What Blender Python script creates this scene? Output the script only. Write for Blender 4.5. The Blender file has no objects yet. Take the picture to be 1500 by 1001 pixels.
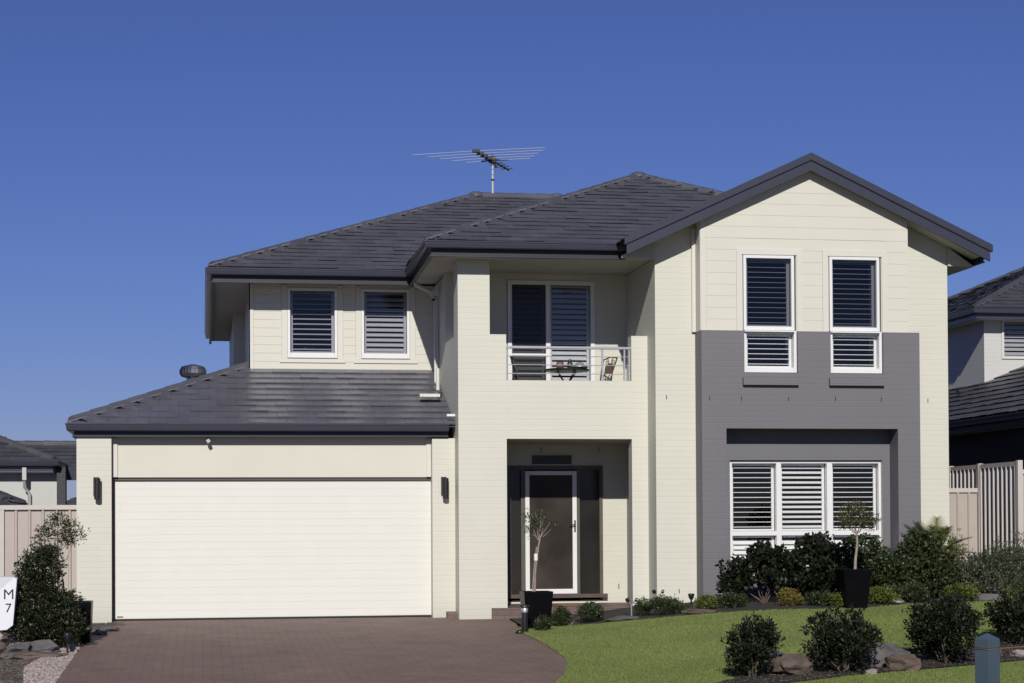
import bpy, bmesh, math, random
import numpy as np
from mathutils import Vector, Matrix
random.seed(7); RNG = np.random.default_rng(11)
SC = bpy.context.scene; C = SC.collection
R = math.radians

# ------------------------------------------------------------------ ground shape
def sm(t):
    t = max(0.0, min(1.0, t)); return t*t*(3-2*t)
def gz(X, Y):
    return -.04 - .042*max(0, 28.4-max(Y, 17.0)) + .34*sm((X-4.7)/4.0)*sm((Y-18.5)/7.5)

# ------------------------------------------------------------------ materials
KA = .73
def sc(c): return tuple(q*KA for q in c[:3])
def newmat(name):
    m = bpy.data.materials.new(name); m.use_nodes = True
    nt = m.node_tree; b = nt.nodes['Principled BSDF']
    return m, nt, b
def N(nt, t, **kw):
    n = nt.nodes.new(t)
    for k, v in kw.items():
        if k.startswith('i_'):
            n.inputs[k[2:].replace('_', ' ')].default_value = v
        else: setattr(n, k, v)
    return n
def plain(name, col, rough=.6, metal=0, var=.06, scale=6, bump=0, spec=.5, tint=0.0, bscale=None):
    m, nt, b = newmat(name); L = nt.links.new
    b.inputs['Roughness'].default_value = rough; b.inputs['Metallic'].default_value = metal
    b.inputs['Specular IOR Level'].default_value = spec
    tc = N(nt, 'ShaderNodeTexCoord')
    nz = N(nt, 'ShaderNodeTexNoise'); nz.inputs['Scale'].default_value = scale; nz.inputs['Detail'].default_value = 6
    L(tc.outputs['Object'], nz.inputs['Vector'])
    mr = N(nt, 'ShaderNodeMapRange'); mr.inputs['From Min'].default_value = .3; mr.inputs['From Max'].default_value = .7
    mr.inputs['To Min'].default_value = 1-var; mr.inputs['To Max'].default_value = 1+var
    L(nz.outputs['Fac'], mr.inputs['Value'])
    last = mr.outputs['Result']
    if tint:
        at = N(nt, 'ShaderNodeAttribute', attribute_name='tint')
        m1 = N(nt, 'ShaderNodeMath', operation='MULTIPLY_ADD'); m1.inputs[1].default_value = tint; m1.inputs[2].default_value = 1-tint/2
        L(at.outputs['Fac'], m1.inputs[0])
        m2 = N(nt, 'ShaderNodeMath', operation='MULTIPLY'); L(m1.outputs[0], m2.inputs[0]); L(last, m2.inputs[1]); last = m2.outputs[0]
    vm = N(nt, 'ShaderNodeVectorMath', operation='SCALE'); vm.inputs[0].default_value = sc(col)
    L(last, vm.inputs['Scale']); L(vm.outputs[0], b.inputs['Base Color'])
    if bump:
        n2 = N(nt, 'ShaderNodeTexNoise'); n2.inputs['Scale'].default_value = bscale or scale*6; n2.inputs['Detail'].default_value = 5
        L(tc.outputs['Object'], n2.inputs['Vector'])
        bp = N(nt, 'ShaderNodeBump'); bp.inputs['Strength'].default_value = .6; bp.inputs['Distance'].default_value = bump
        L(n2.outputs['Fac'], bp.inputs['Height']); L(bp.outputs[0], b.inputs['Normal'])
    return m
def brickpaint(name, col, rough=.6, bump=.0014, joint=.972, bw=.24, rh=.086, ms=.007, var=.03, var2=0.0, grime=.12, sm_=.6):
    m, nt, b = newmat(name); L = nt.links.new
    b.inputs['Roughness'].default_value = rough
    uv = N(nt, 'ShaderNodeUVMap')
    wob = N(nt, 'ShaderNodeTexNoise'); wob.inputs['Scale'].default_value = 9; L(uv.outputs[0], wob.inputs['Vector'])
    wm = N(nt, 'ShaderNodeVectorMath', operation='MULTIPLY_ADD'); wm.inputs[1].default_value = (.006, .006, 0)
    L(wob.outputs['Color'], wm.inputs[0]); L(uv.outputs[0], wm.inputs[2])
    br = N(nt, 'ShaderNodeTexBrick'); br.inputs['Scale'].default_value = 1
    br.inputs['Brick Width'].default_value = bw; br.inputs['Row Height'].default_value = rh
    br.inputs['Mortar Size'].default_value = ms; br.inputs['Mortar Smooth'].default_value = sm_
    br.inputs['Color1'].default_value = (1-var2, 1-var2, 1-var2, 1); br.inputs['Color2'].default_value = (1+var2, 1+var2*.6, 1+var2*.5, 1)
    br.inputs['Mortar'].default_value = (joint, joint, joint, 1)
    L(wm.outputs[0], br.inputs['Vector'])
    nz = N(nt, 'ShaderNodeTexNoise'); nz.inputs['Scale'].default_value = 1.3; nz.inputs['Detail'].default_value = 8; nz.inputs['Roughness'].default_value = .65
    tc = N(nt, 'ShaderNodeTexCoord'); L(tc.outputs['Object'], nz.inputs['Vector'])
    mr = N(nt, 'ShaderNodeMapRange'); mr.inputs['From Min'].default_value = .3; mr.inputs['From Max'].default_value = .7
    mr.inputs['To Min'].default_value = 1-var; mr.inputs['To Max'].default_value = 1+var; L(nz.outputs['Fac'], mr.inputs['Value'])
    last = mr.outputs['Result']
    if grime:   # splash dirt with an uneven upper edge close to the ground line
        sp = N(nt, 'ShaderNodeSeparateXYZ'); L(uv.outputs[0], sp.inputs[0])
        g1 = N(nt, 'ShaderNodeMath', operation='MULTIPLY_ADD'); g1.inputs[1].default_value = -.5; L(nz.outputs['Fac'], g1.inputs[0]); L(sp.outputs['Y'], g1.inputs[2])
        g = N(nt, 'ShaderNodeMapRange'); g.inputs['From Min'].default_value = -.3; g.inputs['From Max'].default_value = 0.05
        g.inputs['To Min'].default_value = 1-grime; g.inputs['To Max'].default_value = 1; L(g1.outputs[0], g.inputs['Value'])
        mm = N(nt, 'ShaderNodeMath', operation='MULTIPLY'); L(last, mm.inputs[0]); L(g.outputs[0], mm.inputs[1]); last = mm.outputs[0]
    v1 = N(nt, 'ShaderNodeVectorMath', operation='SCALE'); L(br.outputs['Color'], v1.inputs[0]); L(last, v1.inputs['Scale'])
    v2 = N(nt, 'ShaderNodeVectorMath', operation='MULTIPLY'); L(v1.outputs[0], v2.inputs[0]); v2.inputs[1].default_value = sc(col)
    L(v2.outputs[0], b.inputs['Base Color'])
    fine = N(nt, 'ShaderNodeTexNoise'); fine.inputs['Scale'].default_value = 60; L(tc.outputs['Object'], fine.inputs['Vector'])
    hm = N(nt, 'ShaderNodeMath', operation='MULTIPLY_ADD'); hm.inputs[1].default_value = -1.0; L(br.outputs['Fac'], hm.inputs[0])
    fs = N(nt, 'ShaderNodeMath', operation='MULTIPLY'); fs.inputs[1].default_value = .35; L(fine.outputs['Fac'], fs.inputs[0]); L(fs.outputs[0], hm.inputs[2])
    bp = N(nt, 'ShaderNodeBump'); bp.inputs['Strength'].default_value = 1; bp.inputs['Distance'].default_value = bump
    L(hm.outputs[0], bp.inputs['Height']); L(bp.outputs[0], b.inputs['Normal'])
    return m
def glassmat(name, tint, refl=1.0, rough=.0):
    m, nt, b = newmat(name); L = nt.links.new; nt.nodes.remove(b)
    out = nt.nodes['Material Output']
    tr = N(nt, 'ShaderNodeBsdfTransparent'); tr.inputs[0].default_value = (*tint, 1)
    gl = N(nt, 'ShaderNodeBsdfGlossy'); gl.inputs['Roughness'].default_value = rough; gl.inputs[0].default_value = (refl, refl, refl, 1)
    fr = N(nt, 'ShaderNodeFresnel'); fr.inputs[0].default_value = 1.5
    ad = N(nt, 'ShaderNodeMath', operation='MULTIPLY_ADD'); ad.inputs[1].default_value = 1.15; ad.inputs[2].default_value = 0.01
    L(fr.outputs[0], ad.inputs[0])
    tc = N(nt, 'ShaderNodeTexCoord'); nz = N(nt, 'ShaderNodeTexNoise'); nz.inputs['Scale'].default_value = 1.2
    L(tc.outputs['Object'], nz.inputs['Vector'])
    bp = N(nt, 'ShaderNodeBump'); bp.inputs['Strength'].default_value = .5; bp.inputs['Distance'].default_value = .004
    L(nz.outputs['Fac'], bp.inputs['Height']); L(bp.outputs[0], gl.inputs['Normal'])
    mx = N(nt, 'ShaderNodeMixShader'); L(ad.outputs[0], mx.inputs[0]); L(tr.outputs[0], mx.inputs[1]); L(gl.outputs[0], mx.inputs[2])
    L(mx.outputs[0], out.inputs[0]); return m
def leafmat(name, c1, c2, rough=.45, trans=.25, spec=.5):
    m, nt, b = newmat(name); L = nt.links.new; out = nt.nodes['Material Output']
    at = N(nt, 'ShaderNodeAttribute', attribute_name='tint')
    mix = N(nt, 'ShaderNodeMix', data_type='RGBA'); mix.inputs[6].default_value = (*sc(c1), 1); mix.inputs[7].default_value = (*sc(c2), 1)
    L(at.outputs['Fac'], mix.inputs[0]); L(mix.outputs[2], b.inputs['Base Color'])
    b.inputs['Roughness'].default_value = rough; b.inputs['Specular IOR Level'].default_value = spec
    tl = N(nt, 'ShaderNodeBsdfTranslucent'); L(mix.outputs[2], tl.inputs[0])
    mx = N(nt, 'ShaderNodeMixShader'); mx.inputs[0].default_value = trans
    L(b.outputs[0], mx.inputs[1]); L(tl.outputs[0], mx.inputs[2]); L(mx.outputs[0], out.inputs[0]); return m

M = {}
M['cream'] = brickpaint('cream_brick', (.662, .646, .558), bw=3.1, bump=.0012, joint=.975)
M['grey'] = brickpaint('grey_brick', (.158, .151, .170), grime=.1, bw=3.1, bump=.0012)
M['board'] = plain('cream_board', (.68, .66, .575), rough=.5, var=.02, scale=2)
M['trim'] = plain('cream_trim', (.69, .665, .60), rough=.5, var=.02)
M['render'] = plain('cream_render', (.69, .668, .575), rough=.7, var=.02, scale=2, bump=.0015)
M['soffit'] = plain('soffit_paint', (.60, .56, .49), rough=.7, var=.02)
M['door'] = plain('garage_door_paint', (.785, .77, .705), rough=.4, var=.015, scale=3)
M['white'] = plain('white_aluminium', (.82, .82, .82), rough=.35, var=.02)
M['slat'] = plain('white_slat', (.92, .91, .92), rough=.4, var=.02)
M['steel'] = plain('brushed_steel', (.62, .62, .64), rough=.35, metal=.7, var=.05)
M['dullsteel'] = plain('dull_aluminium', (.50, .50, .52), rough=.6, metal=0)
M['gutter'] = plain('gutter_paint', (.046, .047, .072), rough=.28, var=.05, spec=.6)
M['fascia'] = plain('fascia_paint_shaded', (.014, .014, .022), rough=.45, var=.05)  # darker than the gutter's paint: shade below the gutter is put in the colour
M['barge'] = plain('barge_paint', (.040, .042, .064), rough=.35, var=.05)
M['tile'] = plain('roof_tile', (.088, .088, .106), rough=.45, var=.12, scale=2.2, bump=.002, tint=.2, spec=.5, bscale=22)
M['tile3'] = plain('sheen_roof_tile', (.112, .112, .138), rough=.36, var=.10, scale=2.2, bump=.0015, tint=.12, spec=.5, bscale=22)  # lighter than the other tile: grazing sheen is put into the colour
M['tile2'] = plain('roof_tile_dark', (.07, .07, .08), rough=.5, var=.12, scale=2, tint=.3, spec=.4)
M['dark'] = plain('dark_room', (.012, .012, .014), rough=.9, var=.0)
M['black'] = plain('black_metal', (.015, .015, .017), rough=.4, var=.1)
M['blackpot'] = plain('black_glazed_pot', (.004, .004, .005), rough=.35, var=.2, spec=.08)
M['glass'] = glassmat('window_glass', (.93, .94, .94), refl=.8)
M['glasstint'] = glassmat('tinted_glass', (.40, .41, .45), refl=.7)
M['glassmid'] = glassmat('screened_glass', (.6, .61, .64), refl=.7)
M['glassblind'] = glassmat('blind_glass', (.72, .73, .75), refl=.75)
M['glassdoor'] = plain('side_glass', (.028, .026, .023), rough=.12, var=.35, scale=1.3, bump=.003, bscale=4, spec=.3)
M['screen'] = plain('door_screen', (.052, .042, .035), rough=.36, var=.4, scale=1.6, bump=.004, bscale=4, spec=.15)  # blotchy brown tone stands in for rippled reflections on the mesh
M['brown'] = plain('brown_timber', (.09, .06, .05), rough=.5, var=.1)
M['darkframe'] = plain('dark_frame', (.10, .085, .07), rough=.5, var=.05)
M['brownbrick'] = brickpaint('brown_brick', (.15, .10, .09), joint=.8, var2=.15, grime=0, bump=.003)
M['paver'] = brickpaint('driveway_paver', (.188, .128, .108), rough=.75, bump=.003, joint=.72, bw=.235, rh=.118, ms=.008, var=.19, var2=.13, grime=0, sm_=.3)
M['concrete'] = plain('concrete', (.35, .34, .32), rough=.85, var=.08, scale=3, bump=.002)
M['asphalt'] = plain('asphalt', (.05, .05, .052), rough=.9, var=.15, scale=8, bump=.004)
M['soil'] = plain('soil', (.07, .055, .042), rough=.95, var=.4, scale=5, bump=.03, bscale=25)
M['drysoil'] = plain('dry_soil', (.16, .135, .115), rough=.95, var=.35, scale=4, bump=.02, bscale=25)
M['mulch'] = plain('dark_mulch', (.022, .018, .015), rough=.95, var=.5, scale=12, bump=.03, bscale=30)
M['turf'] = plain('turf', (.19, .24, .068), rough=.9, var=.25, scale=1.2, bump=.01, bscale=60)
M['fence'] = plain('beige_steel_sheet', (.46, .40, .36), rough=.45, var=.03)
M['fence2'] = plain('beige_steel_rail', (.58, .53, .49), rough=.4, var=.03)
M['nwall'] = plain('pale_grey_render', (.55, .55, .53), rough=.7, var=.03)
M['nwall2'] = brickpaint('grey_brick_pale', (.58, .57, .555), grime=0)
M['nwall3'] = brickpaint('dark_and_shaded_brick', (.03, .03, .036), grime=0)  # on the right neighbour's lower wall, near-black paints in the eave's shade
M['rock'] = plain('sandstone_rock', (.115, .082, .068), rough=.85, var=.45, scale=3.5, bump=.02, bscale=18)
M['rockg'] = plain('grey_rock', (.105, .098, .10), rough=.85, var=.4, scale=4, bump=.02, bscale=18)
M['rockp'] = plain('pale_rock', (.30, .26, .23), rough=.85, var=.3, scale=5, bump=.02, bscale=20)
M['bollard'] = plain('blue_grey_paint', (.062, .092, .125), rough=.5, var=.06, scale=4, bump=.001)
M['rope'] = plain('jute_string', (.25, .15, .08), rough=.9, var=.1)
M['bark'] = plain('pale_bark', (.30, .25, .21), rough=.9, var=.3, scale=25, bump=.004)
M['barkd'] = plain('dark_bark', (.12, .09, .07), rough=.9, var=.3, scale=25, bump=.004)
M['letterwhite'] = plain('white_render', (.80, .81, .86), rough=.55, var=.01)
M['pebble'] = plain('pebble', (.36, .30, .28), rough=.8, var=.1, tint=1.2)
M['chip'] = plain('mulch_chip', (.06, .045, .035), rough=.9, var=.1, tint=1.4)
M['mat'] = plain('coir_mat', (.22, .12, .07), rough=.95, var=.2, scale=30)
M['red'] = plain('terracotta_mosaic', (.16, .09, .075), rough=.5, var=.4, scale=40)
M['paleiron'] = plain('pale_iron', (.50, .44, .34), rough=.5, var=.1)
M['chrome'] = plain('galvanised', (.38, .38, .40), rough=.3, metal=.9, var=.15, scale=10)
M['leaf_dark'] = leafmat('dark_glossy_leaf', (.004, .008, .003), (.022, .031, .010), rough=.55, trans=.12, spec=.3)
M['leaf_mid'] = leafmat('mid_green_leaf', (.018, .032, .009), (.068, .095, .026), rough=.5, trans=.2)
M['leaf_bush'] = leafmat('bush_leaf', (.008, .013, .004), (.045, .058, .016), rough=.5, trans=.15)
M['leaf_grey'] = leafmat('grey_green_leaf', (.04, .055, .028), (.15, .17, .10), rough=.5, trans=.2)
M['leaf_lime'] = leafmat('lime_leaf', (.07, .10, .012), (.20, .23, .035), rough=.5, trans=.3)
M['leaf_gold'] = leafmat('golden_leaf', (.13, .11, .02), (.32, .25, .04), rough=.5, trans=.3)
M['leaf_olive'] = leafmat('olive_leaf', (.05, .055, .02), (.16, .15, .06), rough=.45, trans=.25)
M['leaf_palm'] = leafmat('palm_leaf', (.07, .09, .02), (.24, .25, .09), rough=.45, trans=.25)
M['grass'] = leafmat('grass_blade', (.168, .218, .056), (.285, .342, .108), rough=.5, trans=.3, spec=.25)
M['flower'] = plain('white_bloom', (.7, .65, .62), rough=.6, var=.1)

# ------------------------------------------------------------------ objects
ORI = {}
def tag(o, label=None, cat=None, group=None, kind=None):
    if label: o['label'] = label
    if cat: o['category'] = cat
    if group: o['group'] = group
    if kind: o['kind'] = kind
    return o
def thing(name, loc, label, cat, group=None):
    o = bpy.data.objects.new(name, None); C.objects.link(o); o.location = loc; o.empty_display_size = .2
    ORI[o.name] = Vector(loc); return tag(o, label, cat, group)
class MB:
    def __init__(s): s.v = []; s.f = []; s.t = []; s.sm = []
    def face(s, pts, t=.5, smooth=False):
        i = len(s.v); s.v += [tuple(p) for p in pts]; s.f.append(tuple(range(i, i+len(pts)))); s.t.append(t); s.sm.append(smooth)
    def poly(s, verts, faces, t=.5, smooth=False):
        i = len(s.v); s.v += [tuple(p) for p in verts]
        for f in faces: s.f.append(tuple(i+k for k in f)); s.t.append(t); s.sm.append(smooth)
    def box(s, x0, x1, y0, y1, z0, z1, t=.5):
        v = [(x, y, z) for z in (z0, z1) for y in (y0, y1) for x in (x0, x1)]
        s.poly(v, [(0, 2, 3, 1), (4, 5, 7, 6), (0, 1, 5, 4), (2, 6, 7, 3), (0, 4, 6, 2), (1, 3, 7, 5)], t)
    def xbox(s, c, ax, ay, az, t=.5):   # box centred at c with half-axis vectors
        c = Vector(c); ax = Vector(ax); ay = Vector(ay); az = Vector(az)
        v = [c+ax*i+ay*j+az*k for k in (-1, 1) for j in (-1, 1) for i in (-1, 1)]
        s.poly(v, [(0, 2, 3, 1), (4, 5, 7, 6), (0, 1, 5, 4), (2, 6, 7, 3), (0, 4, 6, 2), (1, 3, 7, 5)], t)
    def prism(s, ring, d):               # ring of 3D points pushed along d
        n = len(ring); d = Vector(d); a = [Vector(p) for p in ring]; b = [p+d for p in a]
        s.poly(a+b, [tuple(range(n))[::-1], tuple(range(n, 2*n))]+[(i, (i+1) % n, n+(i+1) % n, n+i) for i in range(n)])
    def wall(s, plane, a0, a1, z0, z1, d0, d1, holes=()):
        As = sorted({a0, a1, *[min(max(h[k], a0), a1) for h in holes for k in (0, 1)]})
        Zs = sorted({z0, z1, *[min(max(h[k], z0), z1) for h in holes for k in (2, 3)]})
        P = (lambda a, d, z: (a, d, z)) if plane == 'xz' else (lambda a, d, z: (d, a, z))
        def solid(i, j):
            if i < 0 or j < 0 or i >= len(As)-1 or j >= len(Zs)-1: return False
            ca = (As[i]+As[i+1])/2; cz = (Zs[j]+Zs[j+1])/2
            return not any(h[0] < ca < h[1] and h[2] < cz < h[3] for h in holes)
        for i in range(len(As)-1):
            for j in range(len(Zs)-1):
                if not solid(i, j): continue
                p, q, u, w = As[i], As[i+1], Zs[j], Zs[j+1]
                s.face([P(p, d0, u), P(q, d0, u), P(q, d0, w), P(p, d0, w)])
                s.face([P(p, d1, u), P(p, d1, w), P(q, d1, w), P(q, d1, u)])
                if not solid(i-1, j): s.face([P(p, d0, u), P(p, d0, w), P(p, d1, w), P(p, d1, u)])
                if not solid(i+1, j): s.face([P(q, d0, u), P(q, d1, u), P(q, d1, w), P(q, d0, w)])
                if not solid(i, j-1): s.face([P(p, d0, u), P(p, d1, u), P(q, d1, u), P(q, d0, u)])
                if not solid(i, j+1): s.face([P(p, d0, w), P(q, d0, w), P(q, d1, w), P(p, d1, w)])
    def tube(s, pts, r, n=8, t=.5, r2=None, cap=True):
        pts = [Vector(p) for p in pts]; rings = []; up = Vector((0, 0, 1)); prev = None
        for i, p in enumerate(pts):
            d = (pts[min(i+1, len(pts)-1)]-pts[max(i-1, 0)]).normalized()
            if prev is None:
                a = d.cross(up if abs(d.z) < .95 else Vector((1, 0, 0))).normalized()
            else: a = (prev-d*prev.dot(d)).normalized()
            prev = a; b = d.cross(a)
            rr = r if r2 is None else r+(r2-r)*i/max(1, len(pts)-1)
            rings.append([p+a*rr*math.cos(2*math.pi*k/n)+b*rr*math.sin(2*math.pi*k/n) for k in range(n)])
        vs = [q for g in rings for q in g]; fs = []
        for i in range(len(rings)-1):
            for k in range(n): fs.append((i*n+k, i*n+(k+1) % n, (i+1)*n+(k+1) % n, (i+1)*n+k))
        s.poly(vs, fs, t, True)
        if cap: s.poly(rings[0], [tuple(range(n))[::-1]], t); s.poly(rings[-1], [tuple(range(n))], t)
    def lathe(s, c, prof, n=20, t=.5, smooth=True, sq=None):
        vs = []; fs = []
        for r, z in prof:
            for k in range(n):
                a = 2*math.pi*(k+.5)/n
                vs.append((c[0]+r*math.cos(a), c[1]+r*math.sin(a), c[2]+z))
        for i in range(len(prof)-1):
            for k in range(n): fs.append((i*n+k, i*n+(k+1) % n, (i+1)*n+(k+1) % n, (i+1)*n+k))
        s.poly(vs, fs, t, smooth)
    def sweep(s, prof, path, closed=True):   # prof: (outward, z) ; path: (x,y,z) ; outward = right-hand side
        n = len(path); rings = []
        dirs = [(Vector(path[i+1][:2])-Vector(path[i][:2])).normalized() for i in range(n-1)]
        for i in range(n):
            d0 = dirs[max(i-1, 0)]; d1 = dirs[min(i, n-2)]
            n0 = Vector((d0.y, -d0.x)); n1 = Vector((d1.y, -d1.x)); m = (n0+n1); m = m/m.length; m = m/max(.2, m.dot(n0))
            rings.append([(path[i][0]+m.x*o, path[i][1]+m.y*o, path[i][2]+z) for o, z in prof])
        k = len(prof); vs = [q for g in rings for q in g]
        fs = [(i*k+j, i*k+(j+1) % k, (i+1)*k+(j+1) % k, (i+1)*k+j) for i in range(n-1) for j in range(k if closed else k-1)]
        s.poly(vs, fs)
        if closed: s.poly(rings[0], [tuple(range(k))[::-1]]); s.poly(rings[-1], [tuple(range(k))])
    def build(s, name, mat, parent=None, bevel=0, recalc=False, origin=None):
        me = bpy.data.meshes.new(name)
        if origin is not None: o3 = Vector(origin)
        elif parent is not None: o3 = ORI[parent.name]
        else: o3 = Vector((0, 0, 0))
        V = np.array(s.v, dtype=float)
        me.from_pydata((V-np.array(o3)).tolist(), [], s.f)
        uv = me.uv_layers.new(name='UVMap'); flat = []
        for f in s.f:
            a, b, c = V[f[0]], V[f[1]], V[f[2]]
            nn = np.cross(b-a, c-a)
            if len(f) > 3: nn = nn+np.cross(c-a, V[f[3]]-a)
            ab = np.abs(nn)
            for k in f:
                x, y, z = V[k]
                if ab[2] >= ab[0] and ab[2] >= ab[1]: flat += [x, y]
                elif ab[0] > ab[1]: flat += [y, z]
                else: flat += [x, z]
        uv.data.foreach_set('uv', flat)
        at = me.attributes.new('tint', 'FLOAT', 'FACE'); at.data.foreach_set('value', s.t)
        me.polygons.foreach_set('use_smooth', s.sm)
        if recalc:
            bm = bmesh.new(); bm.from_mesh(me); bmesh.ops.remove_doubles(bm, verts=bm.verts, dist=1e-5)
            bmesh.ops.recalc_face_normals(bm, faces=bm.faces); bm.to_mesh(me); bm.free()
        me.materials.append(M[mat] if isinstance(mat, str) else mat)
        o = bpy.data.objects.new(name, me); C.objects.link(o)
        ORI[o.name] = o3
        if parent is not None: o.parent = parent
        else: o.location = o3
        if bevel:
            md = o.modifiers.new('bevel', 'BEVEL'); md.width = bevel; md.segments = 2; md.limit_method = 'ANGLE'
        return o
def boxpart(name, mat, parent, *a, bevel=0):
    b = MB(); b.box(*a); return b.build(name, mat, parent, bevel=bevel)

# ------------------------------------------------------------------ ground sheets
def sheet(name, poly, dz, mat, res=.5, xr=None, yr=None):
    bm = bmesh.new(); vs = [bm.verts.new((x, y, 0)) for x, y in poly]; f = bm.faces.new(vs)
    bmesh.ops.triangulate(bm, faces=[f])
    x0 = min(p[0] for p in poly) if xr is None else xr[0]; x1 = max(p[0] for p in poly) if xr is None else xr[1]
    y0 = min(p[1] for p in poly) if yr is None else yr[0]; y1 = max(p[1] for p in poly) if yr is None else yr[1]
    for ax, a, b in ((0, x0, x1), (1, y0, y1)):
        k = int((b-a)/res)
        for i in range(k+1):
            co = [0, 0, 0]; no = [0, 0, 0]; co[ax] = a+(b-a)*(i+.013)/max(k, 1); no[ax] = 1
            bmesh.ops.bisect_plane(bm, geom=bm.verts[:]+bm.edges[:]+bm.faces[:], plane_co=co, plane_no=no)
    for v in bm.verts: v.co.z = gz(v.co.x, v.co.y)+dz
    bmesh.ops.recalc_face_normals(bm, faces=bm.faces)
    if sum(f.normal.z for f in bm.faces) < 0: bmesh.ops.reverse_faces(bm, faces=bm.faces)
    uvl = bm.loops.layers.uv.new('UVMap')
    for f in bm.faces:
        for l in f.loops: l[uvl].uv = (l.vert.co.x, l.vert.co.y)
    me = bpy.data.meshes.new(name); bm.to_mesh(me); bm.free(); me.materials.append(M[mat])
    o = bpy.data.objects.new(name, me); C.objects.link(o); return tag(o, kind='structure')
sheet('ground', [(-150, -60), (150, -60), (150, 260), (-150, 260)], -.035, 'soil', .5, (-8, 18), (12, 30))
DRE = [(4.62, 27.2), (4.56, 26.75), (4.47, 26.3), (4.43, 26.06), (4.5, 24.9), (4.5, 24.16), (4.48, 23.3), (4.44, 22.54), (4.36, 22.0), (4.25, 21.48), (4.08, 20.8), (3.87, 20.18), (3.7, 19.3), (3.66, 17)]
DRL = [(-1.62, 14.5), (-1.62, 21.0), (-1.60, 24), (-1.52, 26.5), (-1.45, 28.0), (-1.42, 28.30)]
sheet('driveway', [(3.66, 14.5)]+DRE[::-1]+[(4.62, 27.95), (3.87, 28.0), (3.87, 28.45), (3.55, 28.45), (3.55, 28.7), (-1.34, 28.7), (-1.34, 28.30)]+DRL[::-1], 0, 'paver', .5)
LB = [(4.60, 26.62), (5.94, 26.38), (6.86, 25.98), (7.75, 25.52), (8.66, 25.22), (9.4, 25.3), (10.19, 25.7), (11.99, 26.16), (16, 26.5)]
LAWN = [(16, 14.5), (3.66, 14.5)]+DRE[::-1][:-2]+LB
sheet('lawn', LAWN[::-1] if False else LAWN, .006, 'turf', .5)
BED = [(5.55, 19.7), (6.2, 20.4), (6.8, 21.5), (7.6, 21.75), (8.63, 21.65), (9.6, 21.8), (10.33, 22.3), (12, 23), (12.4, 21.4), (9.63, 20.75), (8.65, 20.42), (7.27, 20.05), (6.3, 19.6), (5.8, 19.3)]
sheet('garden_bed', BED, .02, 'mulch', .4)
sheet('garden_bed', LB[::-1]+[(4.635, 26.9), (4.635, 28.2), (6.8, 28.2), (12.5, 28.6), (16, 28.6)], .012, 'mulch', .4)
sheet('garden_bed', [(-4.5, 21.0), (-1.62, 21.0), (-1.60, 24), (-1.52, 26.5), (-1.45, 28.4), (-4.5, 28.4)], -.012, 'drysoil', .4)
sheet('footpath', [(-40, 12.9), (40, 12.9), (40, 14.5), (-40, 14.5)], .0, 'concrete', 1, (-8, 18))
sheet('verge', [(-40, 10.6), (40, 10.6), (40, 12.9), (-40, 12.9)], -.004, 'turf', 1, (-8, 18))
kb = MB(); kb.box(-60, 60, 10.3, 10.6, -.70, gz(0, 12)+.004); tag(kb.build('kerb', 'concrete'), kind='structure')
rb = MB(); rb.face([(-60, 2, -.655), (60, 2, -.655), (60, 10.3, -.655), (-60, 10.3, -.655)]); 
def inpoly(px, py, poly):
    r = np.zeros(len(px), bool); n = len(poly)
    for i in range(n):
        (x1, y1), (x2, y2) = poly[i], poly[(i+1) % n]
        if y1 == y2: continue
        c = ((y1 > py) != (y2 > py)) & (px < (x2-x1)*(py-y1)/(y2-y1)+x1); r ^= c
    return r
def npsm(t): t = np.clip(t, 0, 1); return t*t*(3-2*t)
def npgz(X, Y): return -.04-.042*np.maximum(0, 28.4-np.maximum(Y, 17.0))+.34*npsm((X-4.7)/4.0)*npsm((Y-18.5)/7.5)
def npmesh(name, V, F, mat, tint, parent=None, origin=None, smooth=False):
    """V (n,3), F (m,k)"""
    me = bpy.data.meshes.new(name); o3 = ORI[parent.name] if parent is not None else Vector(origin or (0, 0, 0))
    V = V-np.array(o3); k = F.shape[1]
    me.vertices.add(len(V)); me.vertices.foreach_set('co', V.astype(np.float32).ravel())
    me.loops.add(F.size); me.loops.foreach_set('vertex_index', F.astype(np.int32).ravel())
    me.polygons.add(len(F)); me.polygons.foreach_set('loop_start', np.arange(0, F.size, k, dtype=np.int32))
    if smooth: me.polygons.foreach_set('use_smooth', np.ones(len(F), bool))
    me.update(); me.validate()
    at = me.attributes.new('tint', 'FLOAT', 'FACE'); at.data.foreach_set('value', tint.astype(np.float32))
    me.materials.append(M[mat]); o = bpy.data.objects.new(name, me); C.objects.link(o)
    ORI[o.name] = o3
    if parent is not None: o.parent = parent
    else: o.location = o3
    return o
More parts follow.
